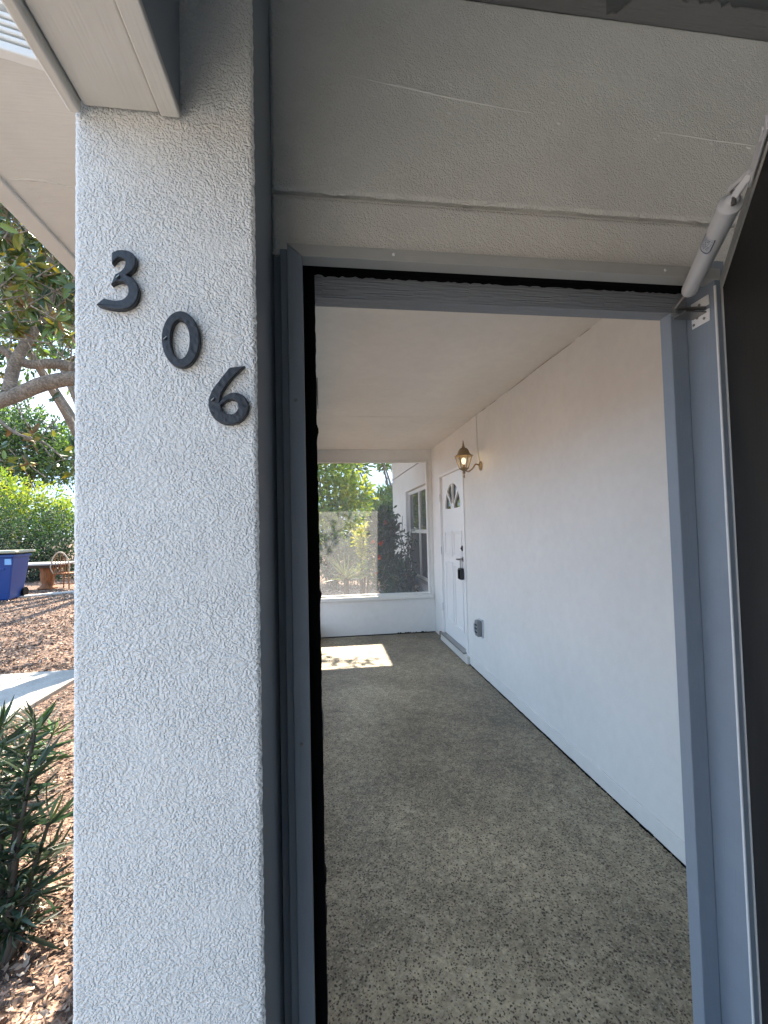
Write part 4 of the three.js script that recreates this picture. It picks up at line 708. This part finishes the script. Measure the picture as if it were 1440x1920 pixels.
// strap-leaved shrubs beside the pillar: stems with whorls of narrow leaves, every leaf its own piece
function strapPlant(base, stems, label, tones, L, group) {
  const t = thing('strap_leaf_shrub', label, 'shrub', base, group), ms = tones.map(c => phy(lin(...c), { transmission: 0.3, thickness: 0, roughness: 0.42, side: THREE.DoubleSide }));
  let count = 0; const extra = [];
  for (const [pts, from, nW, per, LL = L] of stems) {
    const c = new THREE.CatmullRomCurve3(pts.map(p => V(...p)));
    part(t, 'stem', limb(pts.map(p => V(...p)), [0.013, 0.011, 0.006], 8, 18, 0.1), M.stemDark);
    for (let k = 0; k < nW; k++) {
      const u = from + (1 - from) * (nW === 1 ? 1 : k / (nW - 1)), p = c.getPointAt(Math.min(1, u)), d = c.getTangentAt(Math.min(1, u)), last = k === nW - 1;
      for (let i = 0; i < per; i++) {
        const a = i * 2.4 + k, s = rdir().cross(d).normalize().applyAxisAngle(d, a), e = s.addScaledVector(d, last ? rr(0.1, 1.6) : rr(-0.15, 0.7)).normalize();
        const l = { p: p.clone().addScaledVector(d, rr(-0.02, 0.02)), q: aim(e), s: LL * rr(0.7, 1.25), c: pick(tones) };
        if (count++ < 280) { const m = new THREE.Mesh(strap, pick(ms)); m.name = 'leaf'; m.castShadow = m.receiveShadow = true; m.position.copy(l.p).sub(baseOf.get(t)); m.quaternion.copy(l.q); m.scale.setScalar(l.s); t.add(m); } else extra.push(l);
      }
    }
  }
  if (extra.length) stuff(t, 'foliage', leaves(strap, extra), mLeaf);
}
const strapDark = [[0.022, 0.05, 0.022], [0.03, 0.065, 0.025], [0.035, 0.075, 0.04], [0.03, 0.05, 0.016]];
strapPlant([-1.16, -0.06, -1.78], [
  [[[-1.16, -0.08, -1.78], [-1.16, 0.25, -1.84], [-1.18, 0.50, -1.95]], 0.2, 7, 17],
  [[[-1.16, -0.08, -1.78], [-1.22, 0.2, -1.86], [-1.33, 0.58, -2.0]], 0.2, 7, 17],
  [[[-1.16, -0.08, -1.78], [-1.12, 0.12, -1.82], [-1.11, 0.32, -1.95]], 0.3, 4, 16],
  [[[-1.16, -0.08, -1.78], [-1.25, 0.15, -1.8], [-1.38, 0.36, -1.95]], 0.2, 6, 17],
  [[[-1.16, -0.08, -1.78], [-1.11, 0.05, -1.82], [-1.12, 0.16, -1.97]], 0.4, 3, 15],
  [[[-1.16, -0.08, -1.78], [-1.3, 0.22, -1.9], [-1.42, 0.5, -2.1]], 0.2, 6, 17],
  [[[-1.16, -0.08, -1.78], [-1.2, 0.3, -1.9], [-1.25, 0.62, -2.1]], 0.3, 6, 17],
  [[[-1.16, -0.08, -1.78], [-1.3, 0.08, -1.86], [-1.4, 0.18, -2.0]], 0.3, 4, 16],
], 'dark strap leaved shrub growing beside the white pillar', strapDark, 0.14, 'strap leaved shrubs in the mulch bed');
strapPlant([-1.62, -0.06, -2.35], [
  [[[-1.62, -0.08, -2.35], [-1.58, 0.15, -2.35], [-1.50, 0.40, -2.4]], 0.2, 6, 17],
  [[[-1.62, -0.08, -2.35], [-1.62, 0.2, -2.35], [-1.60, 0.52, -2.42]], 0.2, 7, 17],
  [[[-1.62, -0.08, -2.35], [-1.68, 0.2, -2.35], [-1.74, 0.46, -2.4]], 0.2, 6, 17],
], 'bluish strap leaved shrub behind the darker one at the pillar', strapDark, 0.14, 'strap leaved shrubs in the mulch bed');
strapPlant([-1.80, -0.06, -2.95], [
  [[[-1.80, -0.08, -2.95], [-1.80, 0.12, -2.95], [-1.79, 0.31, -3.0]], 0.4, 4, 16],
  [[[-1.80, -0.08, -2.95], [-1.72, 0.1, -2.95], [-1.69, 0.24, -3.0]], 0.5, 3, 15],
  [[[-1.80, -0.08, -2.95], [-1.90, 0.14, -2.95], [-1.98, 0.3, -3.0]], 0.5, 3, 16],
], 'fresh green strap leaved shrub near the walkway', [[0.08, 0.2, 0.03], [0.06, 0.14, 0.03], [0.1, 0.24, 0.04], [0.05, 0.1, 0.035]], 0.14, 'strap leaved shrubs in the mulch bed');

// fallen leaves and bark chips on the mulch
{
  const list = [], chip = blade(1, 0.42, 0.9, 0.3, 2), tones = [[0.27, 0.18, 0.13], [0.17, 0.11, 0.08], [0.38, 0.28, 0.21], [0.10, 0.065, 0.048], [0.48, 0.39, 0.31]];
  const addAt = (x, z, s) => { const d = V(rr(-1, 1), rr(-0.05, 0.35), rr(-1, 1)).normalize(), j = rr(0.6, 1.25); list.push({ p: V(x, -0.052 + rr(0, 0.012), z), q: aim(d), s, c: pick(tones).map(v => v * j) }); };
  for (let i = 0; i < 5200; i++) { const z = -1.2 - 3.8 * Math.pow(rnd(), 1.2), x = rr(-0.75, -0.42) * -z; if (x < -2.58 || x > -0.45) continue; addAt(x, z, rr(0.012, 0.042)); }
  for (let i = 0; i < 8000; i++) { const z = rr(-13.5, -5.4), x = rr(-0.72, -0.48) * -z; addAt(x, z, rr(0.02, 0.06)); }
  for (let i = 0; i < 1500; i++) addAt(rr(-0.4, 1.6), rr(-13, -6.9), rr(0.03, 0.09));
  const m = single('leaf_litter', leaves(chip, list), phy(lin(1, 1, 1), { vertexColors: true, roughness: 0.85, side: THREE.DoubleSide }), 'dry fallen leaves and bark chips scattered on the mulch', 'leaf litter'); m.userData.kind = 'stuff';
}
scene.traverse(o => { if (o.isMesh) { o.castShadow = o.receiveShadow = true; } });
renderer.render(scene, camera);
